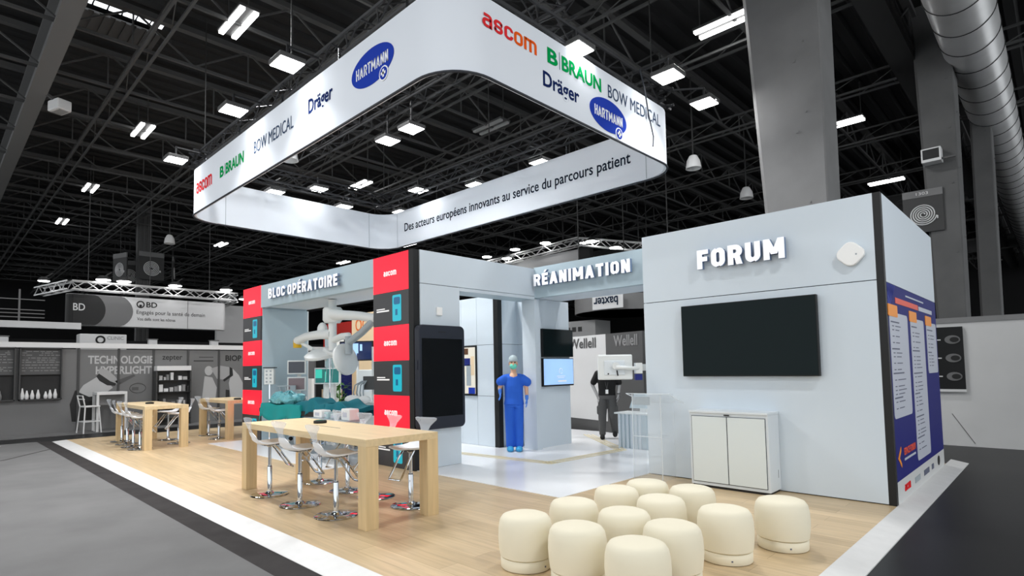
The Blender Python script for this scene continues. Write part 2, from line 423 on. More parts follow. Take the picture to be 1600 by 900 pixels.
# roof
m = MB()
zr = 9.6; x = -62
vs = []; k = 0
while x < 9:
    vs += [(x, zr), (x+.18, zr), (x+.24, zr+.09), (x+.42, zr+.09)]; x += .48
a = [(px, -12, pz) for px, pz in vs]; b = [(px, 60, pz) for px, pz in vs]; n = len(vs)
m.add(a+b, [(i, i+1, n+i+1, n+i) for i in range(n-1)])
struct(m.build('ceiling', 'deck'))
struct(box(-62.3, -62, -12, 60, -.05, 9.7).build('wall_left', 'hall_wall'))
struct(box(-62, 12, 58, 58.3, -.05, 9.7).build('wall_back', 'hall_wall'))
def roof_truss(x, y0=-8, y1=57, z0=8.55, z1=9.35):
    m = MB()
    m.bar((x, y0, z1), (x, y1, z1), .16, .12); m.bar((x, y0, z0), (x, y1, z0), .06, .06)
    y = y0; k = 0
    while y < y1-1.2:
        m.bar((x, y, z1 if k % 2 else z0), (x, y+1.22, z0 if k % 2 else z1), .035); 
        if k % 2: m.bar((x, y, z0), (x, y, z1), .03)
        y += 1.22; k += 1
    return struct(m.build('roof_truss', 'steel'))
for i in range(24): roof_truss(-52.6 + i*2.3)
def roof_purlin(y, x0=-60, x1=8, z=8.45, dy=.0):
    m = MB()
    m.bar((x0, y, z), (x1, y, z), .05); m.bar((x0, y+.28, z), (x1, y+.28, z), .05)
    m.bar((x0, y+.14, z+.42), (x1, y+.14, z+.42), .05)
    xx = x0; k = 0
    while xx < x1-1:
        m.bar((xx, y+(.28 if k % 2 else 0), z), (xx+.9, y+.14, z+.42), .02); xx += .9; k += 1
    return struct(m.build('roof_purlin', 'steel'))
for yy in (3.1, 6.2, 9.3, 12.2, 16.6, 20.6, 25, 30, 36, 42, 50): roof_purlin(yy)
def roof_girder(y, z=8.3, mt='steel_pale'):
    m = MB(); m.box(-60, 8, y-.02, y+.02, z, z+.75); m.box(-60, 8, y-.17, y+.17, z-.03, z); m.box(-60, 8, y-.17, y+.17, z+.75, z+.78)
    return struct(m.build('roof_girder', mt))
for yy in (1.75, 31, 46): roof_girder(yy, mt='steel_pale' if yy < 5 else 'steel')
# long skylight strip and folded sheet below it (upper left)
m = MB()
for k in range(9): m.box(-14.14, -13.9, 1.3+k*.27, 1.3+k*.27+.23, 9.5, 9.53)
struct(m.build('skylight', 'skylight'))
m = MB(); k = 0; yy = 1.9
while yy < 3.7:
    m.box(-15.05, -14.2, yy, yy+.1, 9.4-.03*(k % 2), 9.42); yy += .1; k += 1
o = m.build('pleated_curtain', 'steel'); tag(o, 'grey pleated sheet hung under the roof beside the skylight strip', 'curtain')
# concrete piers
def pier(x0, x1, y, z1, x0t, x1t, d=1.0, ch=.12, mt='concrete', name='concrete_pillar'):
    m = MB()
    def ring(a, b, z): return [(a, y+ch*1.5, z), (a+ch, y, z), (b-.02, y, z), (b, y+.02, z), (b, y+d, z), (a, y+d, z)]
    p = ring(x0, x1, -.05)+ring(x0t, x1t, z1)
    m.add(p, [tuple(range(5, -1, -1)), tuple(range(6, 12))]+[(i, (i+1) % 6, 6+(i+1) % 6, 6+i) for i in range(6)])
    for zz in (3.9, 5.4, 6.6, 7.7):
        m.box(x0+.35, x0+.385, y-.012, y+.01, zz, zz+.04); m.box(x0+.5, x0+.52, y-.012, y+.01, zz+.3, zz+.33)
    return struct(m.build(name, mt))
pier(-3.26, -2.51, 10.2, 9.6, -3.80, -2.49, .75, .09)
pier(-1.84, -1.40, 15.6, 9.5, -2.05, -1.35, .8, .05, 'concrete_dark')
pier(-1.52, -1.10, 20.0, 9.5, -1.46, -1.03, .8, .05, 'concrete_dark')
m = MB(); m.box(-30.3, -30, 6.98, 7.50, -.05, 9.4)
for k in range(3): m.box(-30, -29.95, 7.03+k*.17, 7.1+k*.17, -.05, 9.4)
struct(m.build('steel_pillar', 'steel'))
# ducts
t = T('ventilation_duct', 'large round silver spiral duct running along the roof', 'duct', (0, 0, 0))
m = MB(); m.tube([(-1.02, 4, 8.3), (-1.02, 30, 8.3), (-1.02, 57, 8.3)], .49, 40, cap=True); m.build('duct_tube', 'duct', t, True)
m = MB(); m.tube([(-1.02+.494*cos(2*pi*k/32), 0, 8.3+.494*sin(2*pi*k/32)) for k in range(32)], .012, 4, closed=True)
sm = m.build('duct_seam', 'duct_seam', t); sm.location.y = 5
for k in range(1, 51):
    c = sm.copy(); COL.objects.link(c); c.location.y = 5+k
for yy in range(6, 56, 4): MB().bar((-1.02, yy, 8.75), (-1.02, yy, 9.6), .03).build('hanger', 'steel_dark', t)
o = MB().box(-2.45, -2.0, 6, 57, 8.35, 8.85).build('flat_duct', 'duct_dark'); tag(o, 'dark flat rectangular duct running beside the big silver duct', 'duct')
# ceiling tube lights on the hall grid
def tube_light(x, y, z, label, on=True, group='twin tube ceiling lights', watts=0):
    t = T('ceiling_light', label, 'ceiling light', (x, y, z), 0, group)
    m = MB(); m.box(-.58, .58, -.2, .2, .05, .1); m.bar((-.5, 0, .1), (-.5, 0, 9.6-z), .02); m.bar((.5, 0, .1), (.5, 0, 9.6-z), .02); m.build('fixture_housing', 'housing', t)
    for s in (-1, 1):
        MB().box(-.56, .56, s*.13-.047, s*.13+.047, 0, .06).build('tube', 'lamp_soft' if on else 'lamp_off', t)
    if watts: area(t, (0, 0, -.03), 1.1, watts, (0,0,-1), .36)
    return t
TL = [(-11.14, 4.27, 'above the banner corner'), (-18.07, 4.28, 'upper left above the far tables'), (-25, 4.24, 'left of the banner, lower on the roof'),
      (-18.08, 11.46, 'seen inside the hanging banner frame'), (-4.5, 11.44, 'just left of the concrete pillar'), (-4.19, 18.82, 'just right of the concrete pillar'),
      (-4.44, 26.2, 'far right above the white block'), (-31.6, 11.3, 'small above the far hanging cubes'), (-31.3, 4.28, 'small at the far left edge'),
      (-32, 19, 'far behind the red sign corner'), (-25.2, 19, 'far, seen under the banner'), (-18.1, 26.2, 'far in the middle under the banner')]
for x_, y_, l_ in TL:
    tube_light(x_, y_, 8.5, 'lit twin tube ceiling light '+l_, watts=TUBE_W if x_ > -20 and y_ < 15 else 0)
tube_light(-11.2, 11.45, 8.5, 'unlit grey twin tube ceiling light seen inside the hanging banner', on=False)
# lights behind the camera, over the aisle
for x_, y_ in ((-4.4, -3.0), (2.4, 4.27), (-11.1, -3.0)):
    t = tube_light(x_, y_, 8.5, 'lit twin tube ceiling light over the aisle behind the viewer', watts=TUBE_W*1.6); t['kind'] = 'structure'; del t['category']; del t['group']
t = T('projector_lamp', 'pale unlit projector lamp fixed beside the long roof girder at upper left', 'lamp', (-16.7, 2.05, 8.1), R(20))
MB().box(-.22, .22, -.02, .3, -.12, .14).build('lamp_housing', 'wall_trim', t, bevel=.03); MB().box(-.18, .18, .05, .25, -.125, -.118).build('lens', 'lamp_off', t); MB().bar((0, -.28, .25), (0, .1, .1), .06).build('bracket', 'steel', t)
# bell-shaped hall lamps, unlit
bell = T('bell_lamp', 'unlit white bell lamp hanging right of the banner edge', 'lamp', (-6.62, 14.42, 6.8), 0, 'unlit bell lamps under the roof')
MB().lathe([(.05,.36),(.1,.34),(.17,.2),(.2,0),(.18,0),(.14,.18),(.03,.3)], n=20).build('lamp_shade', 'wall_trim', bell, True); MB().bar((0,0,.35), (0,0,2.6), .03).build('rod', 'steel_dark', bell)
for loc, l_ in (((-12.49, 6.0, 6.55), 'unlit white bell lamp under the banner frame at its left'), ((-6.72, 18.28, 6.8), 'unlit white bell lamp beside the concrete pillar edge'), ((-24.86, 6.9, 6.8), 'unlit white bell lamp far above the grey hall booths')):
    dup(bell, loc, 0, l_)

# ================================================================== HANGING BANNER
SX0, SX1, SY0, SY1, SZ0, SZ1, SR = -13.5, -4.58, 4.07, 9.42, 5.03, 6.0, .6
t = T('hanging_banner', 'big white rounded rectangular banner ring with company logos hanging over the stand', 'hanging sign', (0,0,0))
def ringmesh(r0, d, z0, z1, n=10):
    out = rrect(SX0, SX1, SY0, SY1, r0, n); inn = rrect(SX0+d, SX1-d, SY0+d, SY1-d, r0-d, n); k = len(out)
    vs = [(x,y,z0) for x,y in out]+[(x,y,z1) for x,y in out]+[(x,y,z0) for x,y in inn]+[(x,y,z1) for x,y in inn]
    fs = []
    for i in range(k):
        j = (i+1) % k
        fs += [(i,j,k+j,k+i), (2*k+j,2*k+i,3*k+i,3*k+j), (k+i,k+j,3*k+j,3*k+i), (j,i,2*k+i,2*k+j)]
    return MB().add(vs, fs)
ringmesh(SR, .05, SZ0, SZ1).build('fabric_band', 'fabric', t, True)
m = MB(); out = rrect(SX0-.004, SX1+.004, SY0-.004, SY1+.004, SR, 10); m.tube([(x,y,SZ0-.012) for x,y in out], .018, 6, closed=True); m.build('bottom_rail', 'rail_dark', t)
m = MB()
for xx in (-12.9, -5.2): m.box(xx, xx+.012, SY1-.054, SY1-.05, SZ0, SZ1)
for yy in (4.9, 8.8): m.box(SX0+.05, SX0+.054, yy, yy+.012, SZ0, SZ1)
m.build('seam', 'med_grey', t)
yf = SY0-.004
stext('ascom', 'ascom_red', (-12.83, yf, 5.42), X, Z, .92, .23, t, .2, .003, .12)
txt('B', 'braun_green', (-11.47, yf, 5.43), X, Z, .2, .22, t, .03)
txt('BRAUN', 'braun_green', (-11.17, yf, 5.43), X, Z, .87, .22, t, .03)
txt('BOW MEDICAL', 'bow_blue', (-9.85, yf, 5.455), X, Z, 1.51, .215, t, .0)
txt('Dräger', 'navy', (-7.85, yf, 5.43), X, Z, .72, .29, t, .02)
def hart(o, u, par):
    m = MB(); m.prism(ell(0, 0, .49, .245, 48), o, u, Z, .004); e = m.build('logo_oval', 'hart_blue', par)
    n = Vector(u).cross(Z)
    stext('HARTMANN', 'logo_white', Vector(o)-Vector(u)*.37-Z*.075+n*.005, u, Z, .74, .15, e, .17, .003, .15)
    m = MB(); c = Vector(o)+Vector(u)*.27-Z*.2+n*.004
    m.prism(ell(0,0,.098,.098,24), c, u, Z, .003); w = m.build('logo_ring', 'logo_white', e)
    m = MB(); m.prism(ell(0,0,.08,.08,24), c+n*.003, u, Z, .003); m.build('logo_disc', 'hart_blue', e)
    m = MB(); c = c+n*.007; m.prism(rect(-.05,.05,-.017,.017), c, u, Z, .003); m.prism(rect(-.017,.017,-.05,.05), c, u, Z, .003); m.build('logo_cross', 'logo_white', e)
hart((-6.13, yf+.002, 5.565), X, t)
xr = SX1+.004
stext('asc', 'ascom_red', (xr, 4.57, 5.63), Y, Z, .53, .165, t, .2, .003, .12); stext('om', 'ascom_orange', (xr, 5.12, 5.63), Y, Z, .43, .165, t, .2, .003, .12)
txt('B', 'braun_green', (xr, 5.77, 5.63), Y, Z, .22, .21, t, .03); txt('BRAUN', 'braun_green', (xr, 6.08, 5.63), Y, Z, .94, .21, t, .03)
m = MB(); m.box(xr, xr+.003, 6.025, 6.033, 5.62, 5.86); m.box(-11.22, -11.212, yf-.003, yf, 5.42, 5.66); m.build('logo_divider', 'bow_blue', t)
txt('BOW MEDICAL', 'bow_blue', (xr, 7.2, 5.625), Y, Z, 1.57, .2, t, .0)
txt('Dräger', 'navy', (xr, 5.67, 5.215), Y, Z, .79, .27, t, .02)
hart((xr-.002, 7.2, 5.335), Y, t)
txt('Des acteurs européens innovants au service du parcours patient', 'text_dark', (-12.56, SY1-.054, 5.335), X, Z, 7.05, .30, t, .012)
# banner truss with its floods
m = MB(); zt = 6.18
for p, q in (((SX0, SY0+.28, zt), (SX1, SY0+.28, zt)), ((SX0, SY1-.28, zt), (SX1, SY1-.28, zt)), ((SX0+.28, SY0, zt), (SX0+.28, SY1, zt)), ((SX1-.28, SY0, zt), (SX1-.28, SY1, zt))):
    lattice(m, p, q, .3, .026, .013, .4)
t2 = T('lighting_truss', 'black square lighting truss running above the hanging banner', 'truss'); m.build('truss_frame', 'truss_black', t2)
for xx in (-13.2, -9.0, -4.9):
    for yy in (4.35, 9.14): MB().tube([(xx, yy, 6.45), (xx, yy, 9.6)], .012, 5).build('suspension_cable', 'steel_dark', t2)
for xx in (-12.4, -10.6, -8.8, -7, -5.4):
    for yy in (4.1, 9.38): MB().tube([(xx, yy, 6.0), (xx, yy, 6.18)], .018, 5).build('banner_clip', 'chrome', t2)
o = MB().tube([(-4.52, 8.05, 6.35), (-4.5, 8.15, 6.05), (-4.53, 8.3, 5.7), (-4.52, 8.42, 5.35), (-4.56, 8.47, 5.2)], .012, 6).build('hanging_cable', 'rail_dark'); tag(o, 'thin dark cable dangling over the right face of the banner', 'cable')
m = MB(); lattice(m, (SX0+.3, 6.75, 6.9), (SX1-.3, 6.75, 6.9), .3, .024, .012, .45)
for xx in (-12.5, -9, -5.5): m.tube([(xx, 6.75, 7.2), (xx, 6.75, 9.6)], .012, 5)
o = m.build('ceiling_truss', 'truss_black'); tag(o, 'black cross truss seen inside the banner ring', 'truss')
def flood(loc, aim, label, watts=None, spread=pi, arm=None):
    t = T('flood_light', label, 'flood light', loc, 0, 'flood lights on the banner truss')
    MB().box(-.2, .2, -.2, .2, 0, .07).build('lamp_housing', 'housing', t, bevel=.01)
    MB().box(-.18, .18, -.18, .18, -.012, .002).build('lens', 'lamp', t)
    m = MB(); m.bar((0, 0, .07), (0, 0, .3), .03)
    if arm: m.bar((0, 0, .28), arm, .03)
    m.build('arm', 'truss_black', t)
    area(t, (0, 0, -.03), .34, watts or FLOOD_W, aim, spread=spread)
    return t
for x_, l_ in ((-7.79, 'nearest of the three floods along the front of the banner'), (-9.83, 'middle one of the three floods along the front of the banner'), (-12.98, 'farthest left of the three floods along the front of the banner')):
    flood((x_, 3.70, 6.12), (.0, -.5, -1), 'lit square flood, '+l_, spread=R(125), arm=(0, .5, .28))
flood((-4.66, 6.53, 6.12), (-.5, 0, -1), 'lit flood peeking over the right banner face above the green logo', arm=(-.2, 0, .28), watts=FLOOD_W*.4)
flood((-4.12, 8.2, 6.12), (.4, 0, -1), 'lit square flood off the right banner face, nearer of two', spread=R(125), arm=(-.6, 0, .28))
flood((-4.3, 9.9, 6.3), (.2, .3, -1), 'lit square flood by the far right banner corner', arm=(-.6, -.5, .28), watts=FLOOD_W*.5)
for x_, y_, l_ in ((-7.88, 9.62, 'first from the right along the back of the banner'), (-9.94, 9.6, 'second from the right along the back of the banner'), (-13.1, 9.66, 'above the back corner of the banner')):
    flood((x_, y_, 6.12), (0, .3, -1), 'lit square flood, '+l_, arm=(0, -.35, .28))
for x_, y_, l_ in ((-13.72, 8.16, 'farther one over the left side of the banner'), (-13.72, 6.2, 'nearer one over the left side of the banner')):
    flood((x_, y_, 6.12), (-.3, 0, -1), 'lit square flood, '+l_, arm=(.35, 0, .28))
for x_, l_ in ((-9.6, 'left one of two under the cross truss'), (-8.8, 'right one of two under the cross truss')):
    t = flood((x_, 6.75, 6.35), (0, 0, -1), 'lit square flood, '+l_, watts=PANEL_W, spread=R(150), arm=(0, 0, .55))
# inner washers that light the inside faces of the banner
for x_, y_, dx, dy, l_ in ((-13.0, 7.0, -1, 0, 'short left'), (-11.4, 8.95, 0, 1, 'long rear')):
    flood((x_, y_, 6.2), (dx*.6, dy*.6, -1), 'small lit flood inside the banner ring washing its '+l_+' inner face', watts=3)

# ================================================================== FORUM BLOCK
FX0, FX1, FY0, FY1, FZ = -4.41, -1.38, 7.75, 11.3, 3.55
t = T('forum_wall_block', 'large white box wall of the stand lettered FORUM on its front', 'booth wall', (FX0, FY0, 0))
L = lambda m: [setattr(m, 'v', [(x-FX0, y-FY0, z) for x, y, z in m.v]), m][1]
m = MB(); m.box(FX0+.03, FX1-.03, FY0+.03, FY0+.06, 0, FZ-.01); m.box(FX1-.06, FX1-.03, FY0+.06, FY1, 0, FZ-.01); L(m).build('core', 'seam', t)
L(box(FX0, -1.457, FY0, FY0+.03, 2.548, FZ)).build('upper_panel', 'panel', t)
L(box(FX0, -1.457, FY0, FY0+.03, 0.012, 2.538)).build('lower_panel', 'panel', t)
L(box(-1.455, FX1, FY0-.002, FY0+.075, 0, FZ)).build('corner_post', 'black', t)
L(box(FX1-.03, FX1, FY0+.077, FY1, 2.52, FZ)).build('side_panel', 'panel', t)
L(box(FX0, FX0+.03, FY0+.03, FY1, 0, FZ)).build('end_panel', 'panel', t)
L(box(FX0+.03, FX1-.06, FY1-.05, FY1, 0, FZ)).build('rear_panel', 'panel', t)
stext('FORUM', 'letter', (-3.51-FX0, -.045, 2.925), X, Z, 1.13, .265, t, .24, .06, .12, side='letter_side_shade')
pb = L(box(FX1-.03, FX1, FY0+.077, FY1, .25, 2.515)).build('graphic_panel', 'poster_blue', t)
L(box(FX1-.03, FX1, FY0+.077, FY1, 0, .248)).build('poster_footer', 'poster_foot', t)
def PP(y0, y1, z0, z1, mt, name, d=.004, rr=0):
    m = MB(); m.prism(rrect(y0, y1, z0, z1, rr) if rr else rect(y0, y1, z0, z1), (FX1+.001, 0, 0), Y, Z, d); return L(m).build(name, mt, pb)
cards = [(7.86, 8.93, .95, 2.18), (9.12, 10.12, .33, 2.17), (10.33, 11.2, 1.43, 2.17)]
for y0, y1, z0, z1 in cards:
    PP(y0, y1, z0, z1, 'card_white', 'timetable_card', .004, .06)
    PP(y0-.05, y0+.46, z1-.05, z1+.09, 'tab_orange', 'tab', .007, .02)
    m = MB(); zz = z1-.12; k = 0
    while zz > z0+.06:
        wd = random.uniform(.35, .85)*(y1-y0-.15)
        if k % 5 == 0: m.prism(rect(y0+.06, y0+.06+wd, zz, zz+.016), (FX1+.005, 0, 0), Y, Z, .002)
        else:
            m.prism(rect(y0+.12, y0+.22, zz, zz+.011), (FX1+.005, 0, 0), Y, Z, .002); m.prism(rect(y0+.3, y0+.3+wd*.6, zz, zz+.011), (FX1+.005, 0, 0), Y, Z, .002)
        zz -= random.choice((.045, .05, .075)); k += 1
    L(m).build('text_lines', 'ink', pb)
PP(8.9, 10.2, 2.425, 2.445, 'card_white', 'subtitle_line'); PP(8.25, 9.75, 2.30, 2.37, 'title_red', 'title_line'); PP(9.8, 10.9, 2.30, 2.36, 'card_white', 'title_line')
m = MB()
for k in range(7): m.prism([(7.84+k*.07, 2.51), (7.85+k*.07, 2.51), (7.84, 2.42-k*.04+.01), (7.84, 2.41-k*.04)], (FX1+.001,0,0), Y, Z, .003)
L(m).build('corner_pattern', 'poster_line', pb)
txt('ESPACE FORUM', 'title_red', (FX1-FX0+.002, 8.28-FY0, .50), Y, Z, .72, .085, pb, .03)
PP(8.28, 8.98, .44, .465, 'card_white', 'subtitle_line')
m = MB(); m.prism([(7.92,.5),(8.1,.62),(8.1,.57),(8.0,.5),(8.1,.43),(8.1,.38)], (FX1+.001,0,0), Y, Z, .004); L(m).build('arrow_mark', 'tab_orange', pb)
stext('ascom', 'ascom_red', (FX1-FX0+.001, 8.2-FY0, .09), Y, Z, .36, .08, pb, .24, .003, .12)
for y_, w_, mt in ((8.85, .36, 'med_grey'), (9.5, .4, 'ink'), (10.12, .16, 'ink')):
    PP(y_, y_+w_, .09, .16, mt, 'footer_logo')
m = MB(); m.prism(ell(10.75, .14, .1, .07, 16), (FX1+.001,0,0), Y, Z, .004); L(m).build('footer_logo', 'black', pb)
# TV
t = T('wall_television', 'large black switched-off television on the wall below the FORUM letters', 'television', (-2.92, 7.75, 1.94))
MB().box(-.86, .86, -.09, -.02, -.495, .495).build('television_frame', 'black', t, bevel=.006)
MB().box(-.85, .85, -.093, -.088, -.482, .485).build('screen', 'screen_off', t)
MB().box(-.3, .3, -.03, 0, -.2, .2).build('wall_bracket', 'black', t)
# cabinet
t = T('office_cabinet', 'low white two-door metal cabinet standing under the television', 'cabinet', (-3.575, 7.36, 0))
MB().box(0, 1.0, 0.02, .385, 0.03, .97).build('body', 'cabinet', t, bevel=.005)
MB().box(-.005, 1.005, 0, .388, .97, 1.0).build('top', 'cabinet', t, bevel=.004)
MB().box(.02, .98, .03, .37, 0, .03).build('plinth', 'black', t)
for a_, b_ in ((.035, .495), (.505, .965)): MB().box(a_, b_, .008, .02, .075, .925).build('door', 'cabinet_door', t, bevel=.003)
MB().box(.47, .54, -.004, .002, .943, .958).build('lock', 'black', t)
m = MB(); m.box(.496, .504, .010, .0215, .07, .93); m.box(.03, .97, .012, .0215, .068, .076); m.box(.03, .97, .012, .0215, .924, .931); m.box(.03, .0355, .012, .0215, .07, .93); m.box(.9645, .97, .012, .0215, .07, .93); m.box(1.0, 1.002, .3, .305, .18, .28); m.build('door_gap', 'seam', t)
# access point
t = T('wall_access_point', 'white rounded square device mounted high on the wall right of FORUM', 'wireless access point', (-1.69, 7.75, 2.87))
m = MB(); m.prism(rrect(-.125, .125, -.125, .125, .085), (0,0,0), (X+Z)/math.sqrt(2), (Z-X)/math.sqrt(2), .06); m.build('casing', 'plastic_white', t, bevel=.012)
m = MB(); m.prism(ell(.06, -.01, .01, .01, 10), (0,-.061,0), X, Z, .002); m.build('light_dot', 'med_grey', t)
MB().box(-.05, .05, -.004, 0, -.05, .05).build('mount', 'med_grey', t)
# lectern of clear acrylic
t = T('acrylic_lectern', 'clear transparent acrylic lectern standing left of the white cabinet', 'lectern', (-4.17, 7.3, .0))
MB().box(-.22, .22, .0, .006, 0, 1.2).build('front_sheet', 'acrylic_sheet', t)
for s in (-1, 1): MB().box(s*.222-.006, s*.222+.006, 0, .36, 0, 1.2).build('side_sheet', 'acrylic_sheet', t)
m = MB(); m.hexa([(-.30,-.03,1.2),(.36,-.03,1.2),(.36,.4,1.06),(-.30,.4,1.06),(-.30,-.03,1.212),(.36,-.03,1.212),(.36,.4,1.072),(-.30,.4,1.072)]); m.build('reading_top', 'acrylic_sheet', t)
MB().box(-.2, .2, .02, .34, .6, .606).build('shelf', 'acrylic_sheet', t)
m = MB()
for p, q in (((-.22,0,0),(-.22,0,1.2)), ((.22,0,0),(.22,0,1.2)), ((-.3,-.03,1.21),(.36,-.03,1.21)), ((-.22,0,.606),(.22,0,.606)), ((.36,-.03,1.21),(.36,.4,1.07)), ((-.3,-.03,1.21),(-.3,.4,1.07))): m.bar(p, q, .009)
m.build('edge', 'acrylic_edge', t)
MB().box(-.28, .0, .1, .104, 1.04, 1.16).build('logo_plate', 'med_grey', t)

# ================================================================== PORTAL "BLOC OPERATOIRE" AND PASSAGE "REANIMATION"
PXX = -7.24
def lightbox_column(name, label, x0, x1, ztop, y=5.58, dep=.97):
    t = T(name, label, 'booth column', (x0, y, 0)); w = x1-x0
    MB().box(.01, w-.005, .03, dep, 0, ztop-.01).build('column_body', 'panel_blue', t)
    zs = [0, .6, 1.18, 1.755, 2.345, 2.915, ztop]
    for i in range(6):
        red = i % 2 == 1
        p = MB().box(0, w, 0, .03, zs[i]+.002, zs[i+1]-.002).build('lightbox_panel', 'red_box' if red else 'dark_box', t, label='glowing red lightbox panel' if red else 'dark grey lightbox panel with a phone picture')
        zc = (zs[i]+zs[i+1])/2
        if red: stext('ascom', 'white_print', (w*.31, -.0005, zc-.04), X, Z, w*.36, .082, p, .26, .003, .12)
        else:
            m = MB(); m.prism(rrect(w*.56, w*.80, zc-.22, zc+.22, .03), (0,-.001,0), X, Z, .003); m.build('phone_picture', 'cyan', p)
            m = MB(); m.prism(rrect(w*.6, w*.77, zc+.06, zc+.18, .03), (0,-.004,0), X, Z, .002); m.prism(rect(w*.64, w*.7, zc-.12, zc-.02), (0,-.004,0), X, Z, .002); m.build('phone_screen', 'cyan_dark', p)
            m = MB(); m.prism(rect(w*.1, w*.34, zc+.0, zc+.018), (0,-.001,0), X, Z, .002); m.prism(rect(w*.1, w*.46, zc-.04, zc-.016), (0,-.001,0), X, Z, .002); m.build('caption_lines', 'white_print', p)
    return t
near = lightbox_column('lightbox_column', 'near portal column with stacked red and dark lightbox panels', -8.4, -7.384, 3.55)
MB().box(1.016, 1.14, -.002, .12, 0, 3.55).build('corner_post', 'black', near)
lightbox_column('lightbox_column', 'far portal column with stacked red and dark lightbox panels at its left end', -14.08, -13.054, 3.63, dep=1.15)
# phone wall
t = T('phone_wall', 'narrow white stand wall carrying the giant phone', 'booth wall', (PXX, 5.58, 0))
MB().box(-.13, -.015, .125, .96, 0, 3.54).build('core', 'seam', t)
MB().box(-.03, 0, .122, .975, 3.008, 3.55).build('upper_panel', 'panel', t)
MB().box(-.03, 0, .122, .975, .01, 2.998).build('lower_panel', 'panel', t)
MB().box(-.13, -.03, .962, .975, 0, 3.55).build('end_panel', 'panel', t)
t = T('giant_phone', 'giant dummy smartphone with a black screen on the white wall', 'phone display', (PXX, 6.06, 1.5))
m = MB(); m.prism(rrect(-.49, .49, -.86, .82, .09, 6), (0.0,0,0), Y, Z, .12); m.build('phone_case', 'phone_case', t, bevel=.015)
m = MB(); m.prism(rrect(-.43, .43, -.66, .60, .005, 2), (.1205,0,0), Y, Z, .003); m.build('screen', 'phone_glass', t)
m = MB(); m.prism(rrect(-.08, .08, .70, .715, .006), (.1205,0,0), Y, Z, .003); m.build('speaker_slot', 'black', t)
m = MB(); m.box(.03, .09, .488, .5, .25, .4); m.box(.03, .09, -.5, -.488, .1, .25); m.build('side_button', 'phone_case', t)
t = T('wall_sensor', 'small white plastic box on the wall above the giant phone', 'sensor', (PXX, 6.085, 2.56))
MB().box(0, .04, -.055, .055, -.07, .07).build('casing', 'plastic_white', t, bevel=.01); MB().box(.04, .044, -.03, .03, -.04, .04).build('cover', 'plastic_white', t)
# header of the portal (rises slightly to the far end)
t = T('portal_header', 'pale blue beam over the operating area lettered BLOC OPÉRATOIRE', 'booth header', (-8.4, 5.58, 0))
m = MB(); m.hexa([(-4.654,0,3.10),(0,0,3.06),(0,.13,3.06),(-4.654,.13,3.10),(-4.654,0,3.62),(0,0,3.55),(0,.13,3.55),(-4.654,.13,3.62)]); m.build('beam', 'panel_blue', t)
m = MB(); m.hexa([(-4.654,.13,3.12),(0,.13,3.08),(0,1.16,3.08),(-4.654,1.16,3.12),(-4.654,.13,3.16),(0,.13,3.12),(0,1.16,3.12),(-4.654,1.16,3.16)]); m.build('soffit', 'panel', t)
stext('BLOC OPÉRATOIRE', 'letter', (-12.45+8.4, -.045, 3.245), X, Z, 3.0, .225, t, .23, .05, .13, side='letter_side_shade', shear=-.014)
t = T('operating_side_wall', 'pale inner wall of the operating area beside the far column', 'booth wall', (-13.2, 6.73, 0))
MB().box(.152, .17, -1.12, .01, 0, 3.08).build('wall_panel', 'panel_blue', t)
MB().box(.13, .172, .01, .03, 0, 3.08).build('edge_trim', 'med_white', t)
# passage header + reanimation header
t = T('passage_header', 'white beam over the passage between phone wall and REANIMATION sign', 'booth header', (PXX, 6.555, 0))
MB().box(-.03, 0, 0, 1.995, 3.008, 3.55).build('upper_panel', 'panel', t); MB().box(-.03, 0, .003, 1.995, 2.945, 2.998).build('lower_panel', 'panel', t)
MB().box(-.5, -.03, 0, 2.2, 2.95, 3.54).build('core', 'panel_blue', t)
t = T('reanimation_header', 'white beam over the rear opening lettered RÉANIMATION', 'booth header', (PXX, 8.55, 0))
MB().box(.0, 2.83, 0, .13, 2.97, 3.57).build('beam', 'panel_blue', t)
MB().box(-.2, 2.83, .13, .98, 2.985, 3.02).build('soffit', 'panel', t)
stext('RÉANIMATION', 'letter', (-7.17-PXX, -.045, 3.185), X, Z, 2.13, .23, t, .23, .06, .13, side='letter_side_shade')
# inner walls
t = T('monitor_wall', 'white wall pier carrying the two stacked screens', 'booth wall', (-7.36, 8.6, 0))
MB().box(-.22, 0, .09, 1.19, 0, 2.98).build('wall_panel', 'panel', t); MB().box(-.22, .115, -.05, .09, 0, 2.955).build('end_post', 'panel', t)
m = MB(); m.box(-.0, .002, .091, .1, 0, 2.95); m.build('seam', 'med_grey', t)
t = T('alcove_wall', 'white panelled wall with black corner post behind the blue mannequin', 'booth wall', (-8.1, 8.32, 0))
MB().box(-1.5, -.07, .02, .1, 0, 3.1).build('core', 'seam', t)
for z0, z1 in ((.01, 1.03), (1.038, 2.09), (2.098, 3.1)):
    for a_, b_ in ((-1.5, -1.05), (-.56, -.065)): MB().box(a_, b_, 0, .03, z0, z1).build('panel', 'panel', t)
    if not (1 < z0 < 2): MB().box(-1.044, -.566, 0, .03, z0, z1).build('panel', 'panel', t)
    MB().box(.03, .06, .12, .6, z0, z1).build('panel', 'panel', t); MB().box(.06, .6, .58, .62, z0 if z0 > 2 else z0, z1).build('panel', 'panel', t)
MB().box(-.065, .06, -.004, .12, 0, 3.1).build('corner_post', 'black', t)
t = T('portrait_screen', 'tall narrow lit screen in the white wall left of the mannequin', 'display screen', (-8.9, 8.31, 1.565))
MB().box(-.24, .24, -.02, .03, -.52, .52).build('screen_frame', 'black', t, bevel=.004)
s_ = MB().box(-.21, .21, -.023, -.018, -.49, .49).build('screen', 'glass_scene', t)
